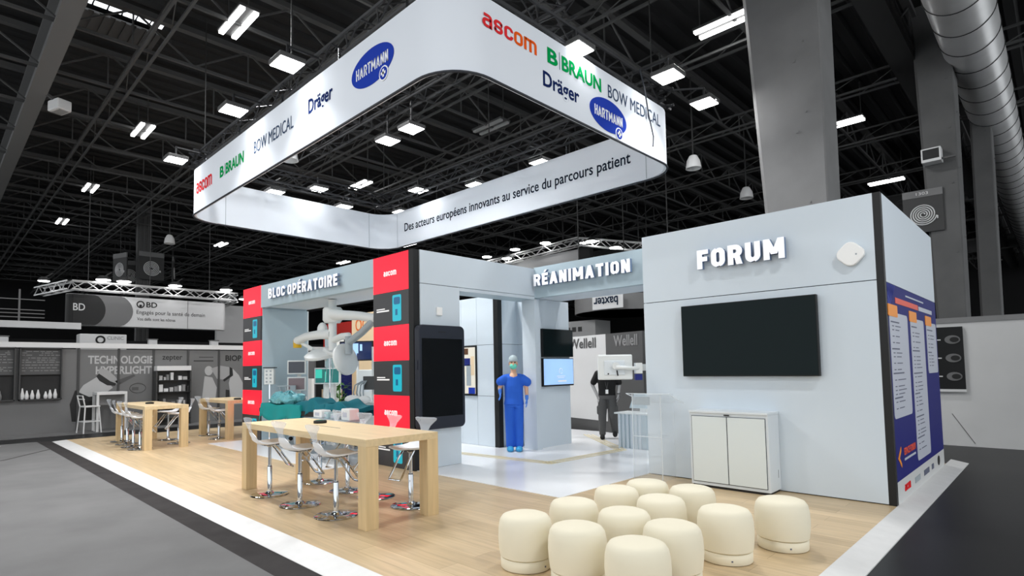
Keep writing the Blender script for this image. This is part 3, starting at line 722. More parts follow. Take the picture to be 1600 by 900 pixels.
for a_, b_, c_, d_, mm in ((-.21, .06, .1, .26, 'booth_blue'), (-.06, .08, -.32, .12, 'med_grey'), (.0, .2, -.49, -.36, 'hart_blue'), (-.2, .0, .34, .47, 'brown'), (.08, .18, -.1, .3, 'beige'), (-.21, -.1, -.4, -.1, 'med_white')):
    MB().box(a_, b_, -.026, -.022, c_, d_).build('screen_image', mm, s_)
t = T('wall_screen', 'black switched-off screen, upper one on the white pier', 'display screen', (-7.36, 9.345, 2.10))
MB().box(0, .06, -.5, .5, -.285, .285).build('screen_frame', 'black', t, bevel=.005); MB().box(.06, .062, -.49, .49, -.27, .275).build('screen', 'screen_off', t)
t = T('wall_screen', 'lit pale blue screen, lower one on the white pier', 'display screen', (-7.36, 9.345, 1.505))
MB().box(0, .06, -.5, .5, -.285, .285).build('screen_frame', 'black', t, bevel=.005); s_ = MB().box(.06, .062, -.485, .485, -.255, .27).build('screen', 'monitor_blue', t)
m = MB(); m.tube([(.064, .06+.055*cos(a*pi/10), .02+.055*sin(a*pi/10)) for a in range(19)], .005, 5); m.build('screen_ring', 'white_print', s_)
m = MB(); m.box(.062, .065, -.08, .2, -.09, -.08); m.box(.062, .065, -.05, .17, -.12, -.11); m.box(.062, .065, -.04, .24, -.2, -.17); m.build('screen_text', 'white_print', s_)
# monitor on an arm
t = T('arm_monitor', 'white medical monitor on a wall arm hiding the walking man', 'monitor', (-4.80, 7.52, 1.59), R(42))
MB().box(-.26, .26, -.03, .04, -.19, .19).build('monitor_housing', 'med_white', t, bevel=.02)
MB().box(-.17, .14, -.045, -.028, -.12, .1).build('back_plate', 'cabinet', t, bevel=.008)
m = MB(); m.tube([(0, -.05, .02), (0, -.1, .02)], .055, 14); m.tube([(0, -.09, .0), (.24, -.1, -.02), (.36, -.02, -.02)], .028, 8); m.box(.30, .40, -.05, .06, -.1, .06); m.box(.39, .545, -.02, .03, -.06, .04); m.build('arm', 'med_white', t, True)
m = MB(); m.tube([(.02, -.05, -.05), (.03, -.06, -.13)], .01, 6); m.box(-.12, -.1, -.05, -.04, -.11, -.09); m.build('cable', 'black', t)
MB().box(.30, .40, -.03, .06, -.2, -.11).build('adapter_box', 'booth_blue', t)
t = T('reception_counter', 'small white counter behind the clear lectern at the wall edge', 'counter', (-5.95, 9.8, 0.006))
MB().box(-.36, .42, 0, .5, .66, .69).build('counter_top', 'med_white', t, bevel=.005)
m = MB(); m.box(-.30, .42, .05, .48, 0.0, .66); m.build('body', 'panel_blue', t)
m = MB()
for k in range(6): m.box(-.29+k*.09, -.24+k*.09, .03, .05, 0, .66)
m.build('front_slats', 'panel', t)
t = T('tilted_display', 'pale tilted display panel standing on the small white counter', 'display', (-5.75, 10.0, .696))
m = MB(); m.hexa([(-.33,0,.08),(.3,0,.08),(.3,.03,.08),(-.33,.03,.08),(-.28,.1,.36),(.34,.1,.36),(.34,.13,.36),(-.28,.13,.36)]); m.build('display_panel', 'panel_blue', t)
MB().box(-.1, .1, 0, .15, 0, .08).build('stand', 'med_white', t)

# ================================================================== OAK TABLES
def oak_table(label, x0, x1, y0, y1, h, leg=.15):
    t = T('high_table', label, 'table', ((x0+x1)/2, (y0+y1)/2, 0)); a, b = (x1-x0)/2, (y1-y0)/2
    MB().box(-a, a, -b, b, h-.075, h).build('tabletop', 'oak', t, bevel=.003)
    for sx in (-1, 1):
        for sy in (-1, 1): MB().box(sx*a, sx*(a-leg), sy*b, sy*(b-leg), 0, h-.075).build('leg', 'oak_leg', t, bevel=.003)
    m = MB(); m.box(-.32, .3, -.03, -.015, h, h+.001); m.build('cable_slot', 'seam', t)
    return t
oak_table('long oak high table nearest the camera with clear-back stools', -8.06, -4.95, 3.19, 4.13, .905)
oak_table('oak high table at the far left in front of the grey booth', -16.05, -13.56, 3.34, 4.2, .92)
oak_table('oak high table farthest away, partly behind the far column', -16.13, -14.15, 5.25, 6.1, .93)
def puck(loc, label):
    t = T('charging_puck', label, 'wireless charger', loc, 0, 'black pucks on the tables')
    MB().lathe([(.085, 0), (.088, .015), (.085, .034), (.07, .038)], n=28).build('casing', 'black', t, True); MB().lathe([(.066, .0375), (.066, .04)], n=28).build('pad', 'screen_off', t)
puck((-7.05, 3.83, .905), 'round black puck lying on the near oak table')
puck((-14.7, 3.72, .92), 'round black puck lying on the far left oak table')
puck((-14.5, 5.62, .93), 'round black puck lying on the farthest oak table')

# ================================================================== STOOLS (front faces +Y)
def make_stool(label):
    t = T('bar_stool', label, 'stool', (0,0,0), 0, 'chrome bar stools with clear backs')
    MB().lathe([(.235, 0), (.24, .006), (.23, .014), (.06, .022), (.045, .04), (.04, .05)], n=40).build('base', 'chrome', t, True)
    MB().lathe([(.03, .03), (.03, .36), (.024, .37), (.024, .385)], n=20).build('outer_column', 'chrome', t, True)
    MB().lathe([(.026, .36), (.026, .378)], n=16).build('collar', 'black', t, True)
    m = MB(); m.lathe([(.02, .37), (.02, .62), (.05, .64), (.05, .665)], n=16); m.build('gas_lift', 'chrome', t, True)
    m = MB(); m.tube([(-.085, .03, .655), (-.09, .1, .58), (-.095, .25, .37), (-.085, .275, .345), (.085, .275, .345), (.095, .25, .37), (.09, .1, .58), (.085, .03, .655)], .0125, 8); m.build('footrest', 'chrome', t, True)
    MB().box(-.09, .09, -.1, .1, .65, .664).build('seat_plate', 'chrome_dark', t)
    # one-piece shell: seat pan, narrow neck, flared back; rows of (y, z, half width, dish)
    rows = [(.215, .648, .10, 0), (.2, .654, .165, .0), (.13, .652, .195, .008), (.03, .645, .2, .014), (-.07, .642, .195, .016), (-.14, .655, .175, .014), (-.19, .69, .14, .01), (-.225, .745, .1, .004), (-.245, .80, .07, 0), (-.26, .85, .062, 0), (-.272, .9, .082, 0), (-.282, .945, .125, -.01), (-.287, .98, .165, -.022), (-.285, 1.005, .175, -.026), (-.284, 1.018, .14, -.02)]
    def shell(rr):
        vs = []; K = 9
        for side in (0, 1):
            for i, (y, z, w, d) in enumerate(rr):
                for k in range(K):
                    q = -1+2*k/(K-1); e = .014 if z < .78 else .008
                    vs.append((w*q, y + (e if side and z > .7 else 0) - (d*(1-q*q) if z > .8 else 0)*1.0, z + .04*max(0, (1.018-z)/.37) - d*(1-q*q)*(z < .8) - (0 if side == 0 else (0 if z > .7 else .016)) + .012*abs(q)**3*(z < .8)))
        n = len(rr)*K; fs = []
        for i in range(len(rr)-1):
            for k in range(K-1):
                a = i*K+k; fs.append((a, a+1, a+K+1, a+K)); fs.append((n+a+K, n+a+K+1, n+a+1, n+a))
        for i in range(len(rr)-1):
            a = i*K; fs.append((a+K, n+a+K, n+a, a)); a = i*K+K-1; fs.append((a, n+a, n+a+K, a+K))
        for k in range(K-1):
            fs.append((k, n+k, n+k+1, k+1)); a = (len(rr)-1)*K+k; fs.append((a+1, n+a+1, n+a, a))
        return MB().add(vs, fs)
    shell(rows[:9]).build('seat', 'seat_white', t, True)
    shell(rows[8:]).build('backrest', 'acrylic', t, True, label='clear acrylic flared backrest')
    return t
st = make_stool('clear-back chrome stool at the left end of the near table, aisle side')
st.location = (-7.37, 3.28, 0); st.rotation_euler = (0, 0, R(-6))
for x_, y_, rz, l_ in ((-6.53, 3.28, 4, 'clear-back chrome stool in the middle of the near table, aisle side'), (-6.28+.46, 3.31, -3, 'clear-back chrome stool nearest the camera at the near table'),
        (-7.65, 4.15, 176, 'clear-back chrome stool on the far side of the near table, first from its left end'), (-6.81, 4.10, 185, 'clear-back chrome stool on the far side of the near table, second from its left end'),
        (-6.21, 4.15, 178, 'clear-back chrome stool with red reflections half hidden by the near table leg'), (-5.49, 4.155, 190, 'clear-back chrome stool with a red-reflecting base at the right end of the near table'),
        (-15.9, 3.44, 2, 'clear-back stool at the far left table, farthest along its aisle side'), (-15.2, 3.4, -4, 'clear-back stool at the far left table, second along its aisle side'), (-14.5, 3.36, 3, 'clear-back stool at the far left table, third along its aisle side'), (-13.95, 3.36, -2, 'clear-back stool at the far left table, nearest along its aisle side'),
        (-15.3, 4.28, 181, 'clear-back stool behind the far left table, left one'), (-14.35, 4.24, 176, 'clear-back stool behind the far left table, right one'),
        (-15.55, 5.3, 6, 'clear-back stool at the farthest table, left one'), (-14.9, 6.2, 178, 'clear-back stool behind the farthest table beside the far column'), (-14.55, 5.2, 0, 'clear-back stool at the farthest table in front of the far column')):
    if l_.startswith('clear-back chrome stool nearest'): x_ = -5.74
    dup(st, (x_, y_, 0), R(rz), l_)

# ================================================================== POUFS
def make_pouf(label):
    t = T('pouf', label, 'pouf', (0,0,0), 0, 'cream poufs in front of the FORUM wall')
    MB().lathe([(.195, .09), (.208, .1), (.217, .17), (.221, .24), (.217, .32), (.206, .375), (.185, .405), (.15, .418), (.08, .424), (.001, .425)], n=40).build('cushion', 'pouf', t, True)
    MB().lathe([(.198, .004), (.203, .01), (.203, .078), (.196, .088)], n=40).build('base_ring', 'pouf', t, True)
    MB().lathe([(.185, 0), (.185, .012)], n=24).build('foot', 'black', t); MB().box(.198, .206, -.006, .006, .035, .047).build('tag', 'ink', t)
    return t
PF = [(-3.14, 3.53), (-2.63, 3.54), (-2.09, 3.48), (-3.13, 4.17), (-3.14, 4.88), (-3.08, 5.36), (-2.61, 5.38), (-2.62, 4.79), (-2.61, 4.16), (-2.13, 4.05), (-2.04, 4.78), (-1.81, 5.42)]
PLAB = ['at the left end, closest to the tables', 'in the front row, second from the left', 'lowest in the picture, cut by the frame edge', 'second row at the left, behind two front ones', 'third row at the left beside the white floor', 'farthest back, half hidden near the clear lectern',
        'at the back directly in front of the cabinet', 'in the middle of the third row', 'in the middle of the second row', 'right behind the lowest one', 'with a black dot, second from the right', 'at the right end, nearest the blue panel']
pf = None
for i, ((x_, y_), l_) in enumerate(zip(PF, PLAB)):
    l_ = 'cream upholstered pouf '+l_
    if pf is None: pf = make_pouf(l_); pf.location = (x_, y_, 0)
    else: dup(pf, (x_, y_, 0), R(-150+random.uniform(-60, 60)) if i < 10 else R(-55), l_)

# ================================================================== OPERATING AREA
t = T('ceiling_pendant', 'grey medical ceiling pendant with jointed arms hanging over the operating area', 'ceiling pendant', (-10.62, 6.05, 3.08))
m = MB(); m.tube([(0,0,0), (0,0,-1.05)], .085, 16); m.build('column', 'med_white', t, True)
m = MB(); m.lathe([(.17,-.16),(.2,-.2),(.2,-.42),(.16,-.48)], n=20); m.build('hub', 'med_white', t, True)
m = MB(); m.tube([(0,-.03,-.3), (.5,-.05,-.36), (1.1,-.05,-.42), (1.7,-.05,-.52)], [.15,.1,.085,.085], 10); m.build('upper_arm', 'med_white', t, True)
m = MB(); m.tube([(1.68,-.05,-.5), (1.2,-.06,-.75), (.78,-.08,-.92)], .07, 10); m.tube([(.76,-.08,-.8), (.76,-.08,-1.15)], .075, 10); m.build('spring_arm', 'med_grey', t, True)
m = MB(); m.tube([(0,0,-.72), (-.4,-.05,-.7), (-.95,-.1,-.72), (-1.35,-.1,-.8)], [.11,.1,.09,.1], 10); m.sphere((-.42,0,-.6), (.14,.1,.16)); m.build('side_arm', 'med_white', t, True)
m = MB(); m.tube([(0,0,-.85), (.36,0,-.78), (.62,0,-.78), (.66,0,-.84), (.66,0,-1.12)], .07, 10); m.build('lower_arm', 'med_white', t, True)
m = MB(); m.tube([(-1.36,-.1,-.78), (-1.36,-.1,-.95)], .09, 12); m.build('yellow_handle', 'yellow', t, True)
def surgical_lamp(name, label, loc, rx, rz, r):
    t = T(name, label, 'surgical lamp', loc); 
    q = Matrix.Rotation(rz, 3, 'Z') @ Matrix.Rotation(rx, 3, 'X')
    m = MB(); m.lathe([(.02,.1),(.4*r,.1),(.8*r,.07),(r,.02),(r,-.03),(.92*r,-.05),(.02,-.05)], n=36); m.v = [tuple(q @ Vector(p)) for p in m.v]; m.build('lamp_head', 'med_white', t, True)
    m = MB(); m.lathe([(.82*r,-.052),(.82*r,-.06)], n=32); m.v = [tuple(q @ Vector(p)) for p in m.v]; m.build('lens', 'cabinet', t)
    m = MB(); m.tube([(0,0,-.05),(0,0,-.16)], [.03,.022], 10); m.v = [tuple(q @ Vector(p)) for p in m.v]; m.build('handle', 'plastic_white', t, True)
    return t
la = surgical_lamp('surgical_lamp', 'round white surgical lamp seen nearly edge-on below the pendant', (-10.03, 6.0, 1.83), R(78), R(105), .32)
m = MB(); m.tube([(0,.02,.1), (.05,.02,.3), (.06,.03,.36)], .035, 8); m.build('arm', 'med_white', la, True)
lb = surgical_lamp('surgical_lamp', 'grey surgical lamp tilted downwards at the left of the pendant', (-11.15, 6.15, 1.98), R(18), R(20), .42)
m = MB(); m.tube([(.2,-.1,.08), (.4,-.1,.0), (.75,-.15,-.05)], .05, 8); m.tube([(-.8,-.2,.3),(-.3,-.1,.1)], .04, 8); m.build('arm', 'med_white', lb, True)
def screen_thing(name, label, loc, rz, w, h, sm, frame='med_white', pic=None):
    t = T(name, label, 'monitor', loc, rz)
    MB().box(-w/2, w/2, 0, .06, -h/2, h/2).build('monitor_housing', frame, t, bevel=.008)
    s = MB().box(-w/2+.03, w/2-.03, -.003, .001, -h/2+.03, h/2-.03).build('screen', sm, t)
    for a_, b_, c_, d_, mm in pic or (): MB().box(a_, b_, -.006, -.002, c_, d_).build('screen_image', mm, s)
    MB().box(-.05, .05, .06, .12, -.06, .06).build('mount', 'med_grey', t)
    return t
RZ = R(50)
# monitor tower
t = T('endoscopy_tower', 'white equipment trolley holding two stacked monitors in the operating area', 'equipment trolley', (-12.5, 6.22, 0), RZ)
m = MB(); m.box(-.22, .22, 0.05, .35, .1, .7); m.bar((0,.12,.7), (0,.12,1.75), .07); m.box(-.24, .24, .0, .36, .7, .73); m.build('trolley_frame', 'med_white', t)
MB().box(-.2, .2, .03, .06, .95, 1.02).build('keyboard_shelf', 'plastic_white', t)
for sx in (-.18, .18): MB().sphere((sx, .1, .05), .05).build('caster', 'black', t)
screen_thing('stacked_monitor', 'dark grey monitor, upper one on the equipment trolley', (-12.42, 6.15, 1.70), RZ, .42, .32, 'monitor_plum')
screen_thing('stacked_monitor', 'mauve tinted monitor, lower one on the equipment trolley', (-12.42, 6.15, 1.32), RZ, .42, .32, 'monitor_mauve')
g = screen_thing('patient_monitor', 'flat monitor showing green waves right of the stacked monitors', (-12.1, 6.75, 1.49), R(40), .62, .38, 'monitor_green', pic=[(-.28, -.12, -.05, .15, 'monitor_teal'), (-.05, -.02, -.14, .1, 'monitor_teal')])
MB().box(-.13, .13, .1, .25, -1.48, -.2).build('stand', 'plastic_white', g)
t = T('infusion_pump_stack', 'pale stack of infusion pumps on a pole beside the far column', 'medical device', (-12.7, 5.62, 0), R(45))
MB().box(-.11, .11, 0, .12, 1.32, 1.68).build('pump_stack', 'med_white', t, bevel=.01); MB().box(-.13, .15, -.02, .1, 1.69, 1.71).build('rail', 'black', t)
m = MB()
for k in range(4):
    for j in range(2): m.box(-.07+j*.09, -.03+j*.09, -.006, 0, 1.36+k*.08, 1.4+k*.08)
m.build('pump_buttons', 'med_grey', t); m = MB(); m.bar((0,.06,0), (0,.06,1.32), .03); m.lathe([(.2,0),(.2,.02),(.03,.05)], c=(0,.06,0), n=16); m.build('pole', 'chrome', t)
t = T('infusion_rail', 'thin horizontal infusion rail with a hanging tube in front of the inner wall', 'medical rail', (-12.55, 5.75, 1.28), R(45))
m = MB(); m.bar((0,0,0), (.42,0,.0), .02); m.tube([(.05,0,-.0),(.1,0,-.2),(.15,0,-.32)], .01, 6); m.box(.3,.42,-.02,.04,-.1,0); m.build('rail', 'med_grey', t); MB().bar((.2,0,0), (.2,0,-1.28), .02).build('post', 'med_grey', t)
wv = screen_thing('image_screen', 'dark screen with pale blue picture hanging behind the pendant', (-12.05, 7.5, 2.08), R(35), .86, .48, 'monitor_navy', 'black', [(-.34, .06, -.06, .18, 'monitor_blue'), (-.28, .02, -.16, -.06, 'monitor_blue'), (.1, .16, .0, .16, 'monitor_blue')])
MB().bar((0, .1, -2.07), (0, .1, 0), .05).build('stand', 'med_white', wv)
t = T('infusion_stand', 'chrome infusion stand with two clear bags behind the teal drapes', 'infusion stand', (-11.35, 6.4, 0))
m = MB(); m.tube([(0,0,.03), (0,0,1.95)], .014, 8); m.tube([(-.13,0,1.9), (-.12,0,1.95), (.12,0,1.95), (.13,0,1.9)], .009, 6)
for a_ in range(5): m.tube([(0,0,.08), (.26*cos(a_*1.257), .26*sin(a_*1.257), .04)], .012, 6)
m.build('pole', 'chrome', t, True)
for s_ in (-1, 1): MB().box(s_*.13-.05, s_*.13+.05, -.015, .015, 1.66, 1.88).build('infusion_bag', 'clear_wrap', t, bevel=.012)
m = MB(); m.tube([(-.13,0,1.66), (-.15,-.05,1.3), (-.05,-.15,1.05)], .005, 5); m.tube([(.13,0,1.66), (.16,-.05,1.35), (.1,-.15,1.05)], .005, 5); m.build('infusion_tube', 'acrylic_edge', t)
t = T('wall_cabinet', 'pale glass-fronted medicine cabinet in the neighbouring booth behind the pendant', 'cabinet', (-17.9, 9.9, 0))
MB().box(0, .75, 0, .3, 1.75, 2.75).build('body', 'med_white', t); MB().box(.03, .72, -.012, 0, 1.78, 2.72).build('door', 'panel_blue', t); MB().box(.1, .65, .05, .25, 0, 1.75).build('base', 'cap', t); MB().box(.64, .67, -.03, -.012, 2.1, 2.3).build('handle', 'chrome', t)
# operating table + drapes
t = T('operating_table', 'operating table standing across the portal under teal drapes', 'operating table', (-11.0, 5.62, 0))
m = MB(); m.box(-1.6, 2.0, -.27, .27, .72, .82); m.build('table_top', 'black', t, bevel=.02); m = MB(); m.box(-.5, .7, -.25, .25, 0, .12); m.box(-.1, .3, -.18, .18, .12, .72); m.build('pedestal', 'med_grey', t)
def drape(name, label, x0, x1, y0, y1, z, hang, mt, seed, amp=.05, taper=0):
    rnd = random.Random(seed); ph = [rnd.uniform(0, 6) for _ in range(6)]; n, k = 40, 24; vs = []; fs = []
    for j in range(k+1):
        for i in range(n+1):
            u, v = i/n, j/k; x = x0+(x1-x0)*u; s = (v-.5)*2; top = .62
            zz = z + amp*(sin(7*u+ph[0]+2*v)+.6*sin(15*u+ph[1]+5*v)+.5*sin(9*v+ph[2]))*.5
            if abs(s) > top:
                q = (abs(s)-top)/(1-top); zz -= hang*q*(1+.15*sin(11*u+ph[3])); y = (y0+y1)/2 + math.copysign(1, s)*((y1-y0)/2 + .03*sin(20*u+ph[4])*q + .04*q)
            else: y = (y0+y1)/2 + (y1-y0)/2*s/top
            if taper: zz -= taper*u*u
            if i == 0 or i == n: zz -= hang*.5
            vs.append((x, y, zz))
    for j in range(k):
        for i in range(n): a = j*(n+1)+i; fs.append((a, a+1, a+n+2, a+n+1))
    o = MB().add(vs, fs).build(name, mt, None, True); md = o.modifiers.new('s', 'SOLIDIFY'); md.thickness = .008
    return tag(o, label, 'surgical drape', 'teal surgical drapes')
drape('surgical_drape', 'bright teal drape hanging over the left end of the operating table', -12.5, -10.6, 5.33, 5.9, .93, .34, 'teal', 3, .025)
drape('surgical_drape', 'darker teal drape rumpled over the middle of the operating table', -11.0, -9.75, 5.4, 5.98, 1.0, .26, 'teal_dark', 5, .09)
drape('surgical_drape', 'darker teal drape spread over the right end of the operating table', -10.15, -8.95, 5.42, 5.98, 1.0, .16, 'teal_dark', 9, .08, .05)
m = MB(); rnd = random.Random(4); m.sphere((-11.65, 5.55, 1.02), (.68, .22, .13), 34, 14)
m.v = [(x+rnd.uniform(-.04,.04), y+rnd.uniform(-.03,.03), max(.93, z+rnd.uniform(-.045,.045)+.03*sin(14*x))) for x, y, z in m.v]
o = m.build('plastic_wrap', 'foil'); tag(o, 'crumpled clear plastic wrap lying on the bright teal drape', 'plastic wrap')
# anaesthesia machine
t = T('anaesthesia_machine', 'white anaesthesia machine with tubes at the right of the operating area', 'medical device', (-10.2, 6.75, 0), R(40))
m = MB(); m.box(-.5, .5, 0, .5, .1, .9); m.box(-.52, .52, -.04, .5, .9, .94); m.box(.1, .5, .1, .45, .94, 1.85); m.build('body', 'med_white', t, bevel=.015)
m = MB(); m.tube([(.0,.1,.94),(.0,.1,2.1)], .05, 10); m.build('mast', 'med_white', t, True)
MB().box(-.18, .14, -.1, -.04, 1.2, 1.48).build('control_screen', 'wellell_grey', t, bevel=.01)
m = MB(); m.tube([(.35,.08,1.25),(.35,.02,1.25)], .14, 20); m.tube([(.35,.02,1.25),(.35,-.02,1.25)], .08, 16); m.build('dial', 'med_grey', t, True)
m = MB()
for k in range(4): m.tube([(-.34+k*.06,-.08,.98), (-.37+k*.07,-.16,1.14), (-.33+k*.06,-.16,1.3), (-.2+k*.03,-.1,1.38), (-.04,.0,1.3+.05*k)], .014, 8)
m.build('hose', 'med_grey', t, True)
m = MB(); m.sphere((-.38,-.1,1.0), (.2,.13,.1)); m.sphere((-.15,-.12,1.0), (.14,.1,.08)); m.build('breathing_bag', 'plastic_white', t, True)
for sx in (-.4, .4): MB().sphere((sx, .1, .05), .05).build('caster', 'black', t)
t = T('white_panel_column', 'tall pale equipment column left of the anaesthesia machine', 'medical device', (-11.35, 7.3, 0), R(40))
MB().box(-.17, .17, 0, .3, 0.0, 1.62).build('column_body', 'med_white', t, bevel=.02); MB().box(-.1, .1, -.006, 0, 1.1, 1.4).build('front_panel', 'cabinet', t)
t = T('instrument_trolley', 'low grey trolley with packs behind the near oak table', 'trolley', (-9.0, 5.2, 0))
m = MB(); m.box(-.75, .6, -.2, .2, .74, .76); m.box(-.75, .6, -.2, .2, .2, .22)
for sx in (-.73, .58):
    for sy in (-.18, .18): m.bar((sx, sy, .03), (sx, sy, .76), .025)
m.build('trolley_frame', 'med_grey', t)
for sx in (-.73, .58): MB().sphere((sx, -.18, .03), .03).build('caster', 'black', t)
def pack(x, w, h, mt, label, d=.2):
    t = T('supply_pack', label, 'medical supplies', (x, 5.2, .76), 0, 'packs on the instrument trolley')
    MB().box(-w/2, w/2, -d/2, d/2, 0, h).build('pack', mt, t, bevel=.02); MB().box(-w/4, w/4, -d/2-.003, -d/2, h*.3, h*.7).build('pack_label', 'card_white', t)
pack(-8.55, .26, .2, 'med_white', 'white carton at the right end of the grey trolley'); pack(-9.5, .3, .14, 'plastic_white', 'crumpled white pack at the left end of the grey trolley'); pack(-8.95, .2, .1, 'cap', 'small grey pack in the middle of the grey trolley'); pack(-9.2, .12, .12, 'clear_wrap', 'clear packet beside the crumpled white pack')
# neighbouring booths seen through the portal
t = T('beige_booth_wall', 'beige booth wall with orange lettering seen through the portal', 'booth wall', (-17.3, 10.6, 0))
MB().box(.0, 2.6, 0, .15, 0, 3.55).build('wall_panel', 'beige', t); txt('OCV', 'orange', (.25, -.01, 2.95), X, Z, 1.1, .42, t, .0); MB().box(.0, 2.6, -.02, .0, 2.38, 2.42).build('shelf_edge', 'leaf', t)
t = T('blue_booth_wall', 'dark blue booth panel with a coral sign seen through the portal', 'booth wall', (-19.7, 10.9, 0))
MB().box(0, 2.4, 0, .12, 0, 2.5).build('wall_panel', 'booth_blue', t); MB().box(.1, .95, -.02, 0, 1.75, 2.1).build('sign_board', 'coral', t)
o = MB().box(-21.2, -19.72, 10.9, 11.05, 0, 2.3).build('dark_booth_panel', 'print_dark'); tag(o, 'dark upright booth panel at the left of the blue panel', 'booth wall')
m = MB(); m.box(-24, -19.6, 13.2, 13.35, 3.1, 3.75); m.box(-24, -23.9, 13.2, 13.35, -.05, 3.1); m.box(-19.7, -19.6, 13.2, 13.35, -.05, 3.1); o = m.build('red_fascia', 'booth_red'); tag(o, 'red booth fascia glimpsed in the upper portal opening', 'booth fascia')
t = T('wooden_booth_frame', 'brown and cream shelving booth behind the pendant', 'booth', (-19.4, 12.6, 0))
MB().box(.6, 1.6, 0, .1, 0, 3.0).build('back_panel', 'brown', t); MB().box(1.6, 3.2, .0, .1, 2.1, 3.3).build('cream_panel', 'wellell_white', t); MB().box(.5, 3.6, -.02, .06, 3.0, 3.12).build('top_rail', 'beige', t)
t = T('produce_crate', 'pale wooden crate stand with red fruit in the neighbouring booth', 'crate', (-18.5, 10.3, 0))
MB().box(-.35, .4, 0, .4, .62, .95).build('crate_box', 'beige', t); MB().box(-.3, .35, .02, .38, 0, .62).build('crate_base', 'hart_blue', t)
for k in range(5):
    o = MB().sphere((0,0,0), .085, 12, 8).build('tomato', 'tomato', None, True); o.location = (-18.76+k*.155, 10.47, 1.02); tag(o, 'round red fruit in the pale crate', 'fruit', 'red fruit in the crate')
t = T('potted_plant', 'green leafy plant seen between the blue panel and grey column', 'plant', (-15.9, 9.3, 0))
MB().lathe([(.16, 0), (.2, .35), (.18, .36)], n=16).build('pot', 'brown', t, True)
m = MB(); rnd = random.Random(2)
for k in range(160):
    a, b, r = rnd.uniform(0, 2*pi), rnd.uniform(.4, 1.85), rnd.uniform(.05, .32); c = Vector((r*cos(a), r*sin(a)*.7, b)); d = Vector((cos(a), sin(a), rnd.uniform(-.4,.8))).normalized(); s = d.cross(Z).normalized()*.045
    m.add([c, c+d*.08+s, c+d*.2, c+d*.08-s], [(0,1,2,3)])
m.tube([(0,0,.3), (0,0,1.6)], .02, 6); m.build('foliage', 'leaf', t)
o = MB().box(-18.9, -18.45, 9.7, 9.8, 0, 1.35).build('white_stand', 'plastic_white'); tag(o, 'plain white upright stand below the green monitor', 'stand')

# ================================================================== PEOPLE
def hand(mb, w, d, side, r=.009, curl=.35, scale=1):
    """palm + four fingers + thumb: wrist w, pointing along d; side = direction of the thumb"""
    d, s = Vector(d).normalized(), Vector(side).normalized(); n = d.cross(s); w = Vector(w)
    for k in range(4):
        off = s*(.03-.02*k)*scale
        mb.tube([w+off*.6, w+d*.085*scale+off], [.016, .014], 8); mb.sphere(w+d*.085*scale+off, .014, 8, 6)
        Lk = (.07, .08, .075, .058)[k]*scale; p0 = w+d*.085*scale+off; p1 = p0+d*Lk*.5+n*curl*.02; p2 = p1+d*Lk*.5+n*curl*.045
        caps(mb, p0, p1, r, r*.95, 8); caps(mb, p1, p2, r*.95, r*.8, 8)
    p0 = w+d*.03*scale+s*.03*scale; p1 = p0+d*.04*scale+s*.03*scale+n*.01; caps(mb, p0, p1, .012, .011, 8); caps(mb, p1, p1+d*.035*scale+n*.015, .011, .009, 8)
def face(t, zc, skin, hh=.235):
    m = MB(); m.sphere((0, -.01, zc), (.076, .095, hh/2), 18, 14); m.sphere((0, -.03, zc-.055), (.055, .062, .06)); m.tube([(0,-.1,zc+.01),(0,-.122,zc-.025)], [.01,.016], 8); m.sphere((0,-.112,zc-.028), (.018,.014,.012))
    for s in (-1, 1): m.sphere((s*.078, .0, zc), (.014, .024, .034))
    caps(m, (0, .01, zc-.06), (0, .015, zc-.2), .055, .06)
    return m
# mannequin in scrubs
t = T('mannequin', 'mannequin in blue surgical scrubs, cap, mask and gloves standing against the white wall', 'mannequin', (-7.54, 8.22, .006), R(42))
HZ = 1.68
m = face(t, HZ, 'skin'); caps(m, (-.15,0,1.42), (.15,0,1.42), .05, .05); caps(m, (0,0,1.40), (0,0,1.0), .11, .11)
caps(m, (-.2,.0,1.41), (-.27,.0,1.22), .05, .042); caps(m, (-.27,0,1.22), (-.265,-.06,1.13), .042, .034)
caps(m, (.2,0,1.41), (.245,0,1.2), .05, .042); caps(m, (.245,0,1.2), (.25,-.03,1.02), .042, .032)
for s in (-1, 1): caps(m, (s*.085,0,.95), (s*.075,0,.5), .085, .06); caps(m, (s*.075,0,.5), (s*.065,.01,.08), .06, .042)
blob(m, 'body', 'skin', t, .012)
m = MB(); hand(m, (-.265,-.065,1.14), (.05,-.15,-1), (.3,-1,.1), .0095, .5); caps(m, (-.265,-.06,1.17), (-.265,-.066,1.12), .037, .033); blob(m, 'glove', 'glove', t, .006, 1)
m = MB(); hand(m, (.25,-.035,1.01), (0,-.05,-1), (-.1,-1,.1), .0095, .3, 1.1); caps(m, (.25,-.03,1.05), (.25,-.036,1.0), .036, .033); blob(m, 'glove', 'glove', t, .006, 1)
m = MB(); caps(m, (-.13,0,1.40), (.13,0,1.40), .085, .085); m.tube([(0,0,1.475),(0,0,1.42),(0,0,1.25),(0,0,1.0),(0,0,.885)], [.075,.15,.18,.178,.2], 20)
m.v = [(x*1.0, y*.72, z) for x, y, z in m.v]
caps(m, (-.17,0,1.395), (-.255,.0,1.335), .08, .088, 14); caps(m, (.17,0,1.395), (.255,0,1.32), .08, .092, 14); blob(m, 'scrub_top', 'scrub', t, .014)
m = MB(); m.tube([(0,-.02,.95),(0,0,.9)], [.17,.175], 20); m.v = [(x, y*.72, z) for x,y,z in m.v]
for s in (-1, 1): caps(m, (s*.085,0,.9), (s*.09,0,.5), .105, .088, 14); m.tube([(s*.09,0,.5),(s*.085,.005,.07)], [.088,.082], 16)
blob(m, 'scrub_trousers', 'scrub', t, .014)
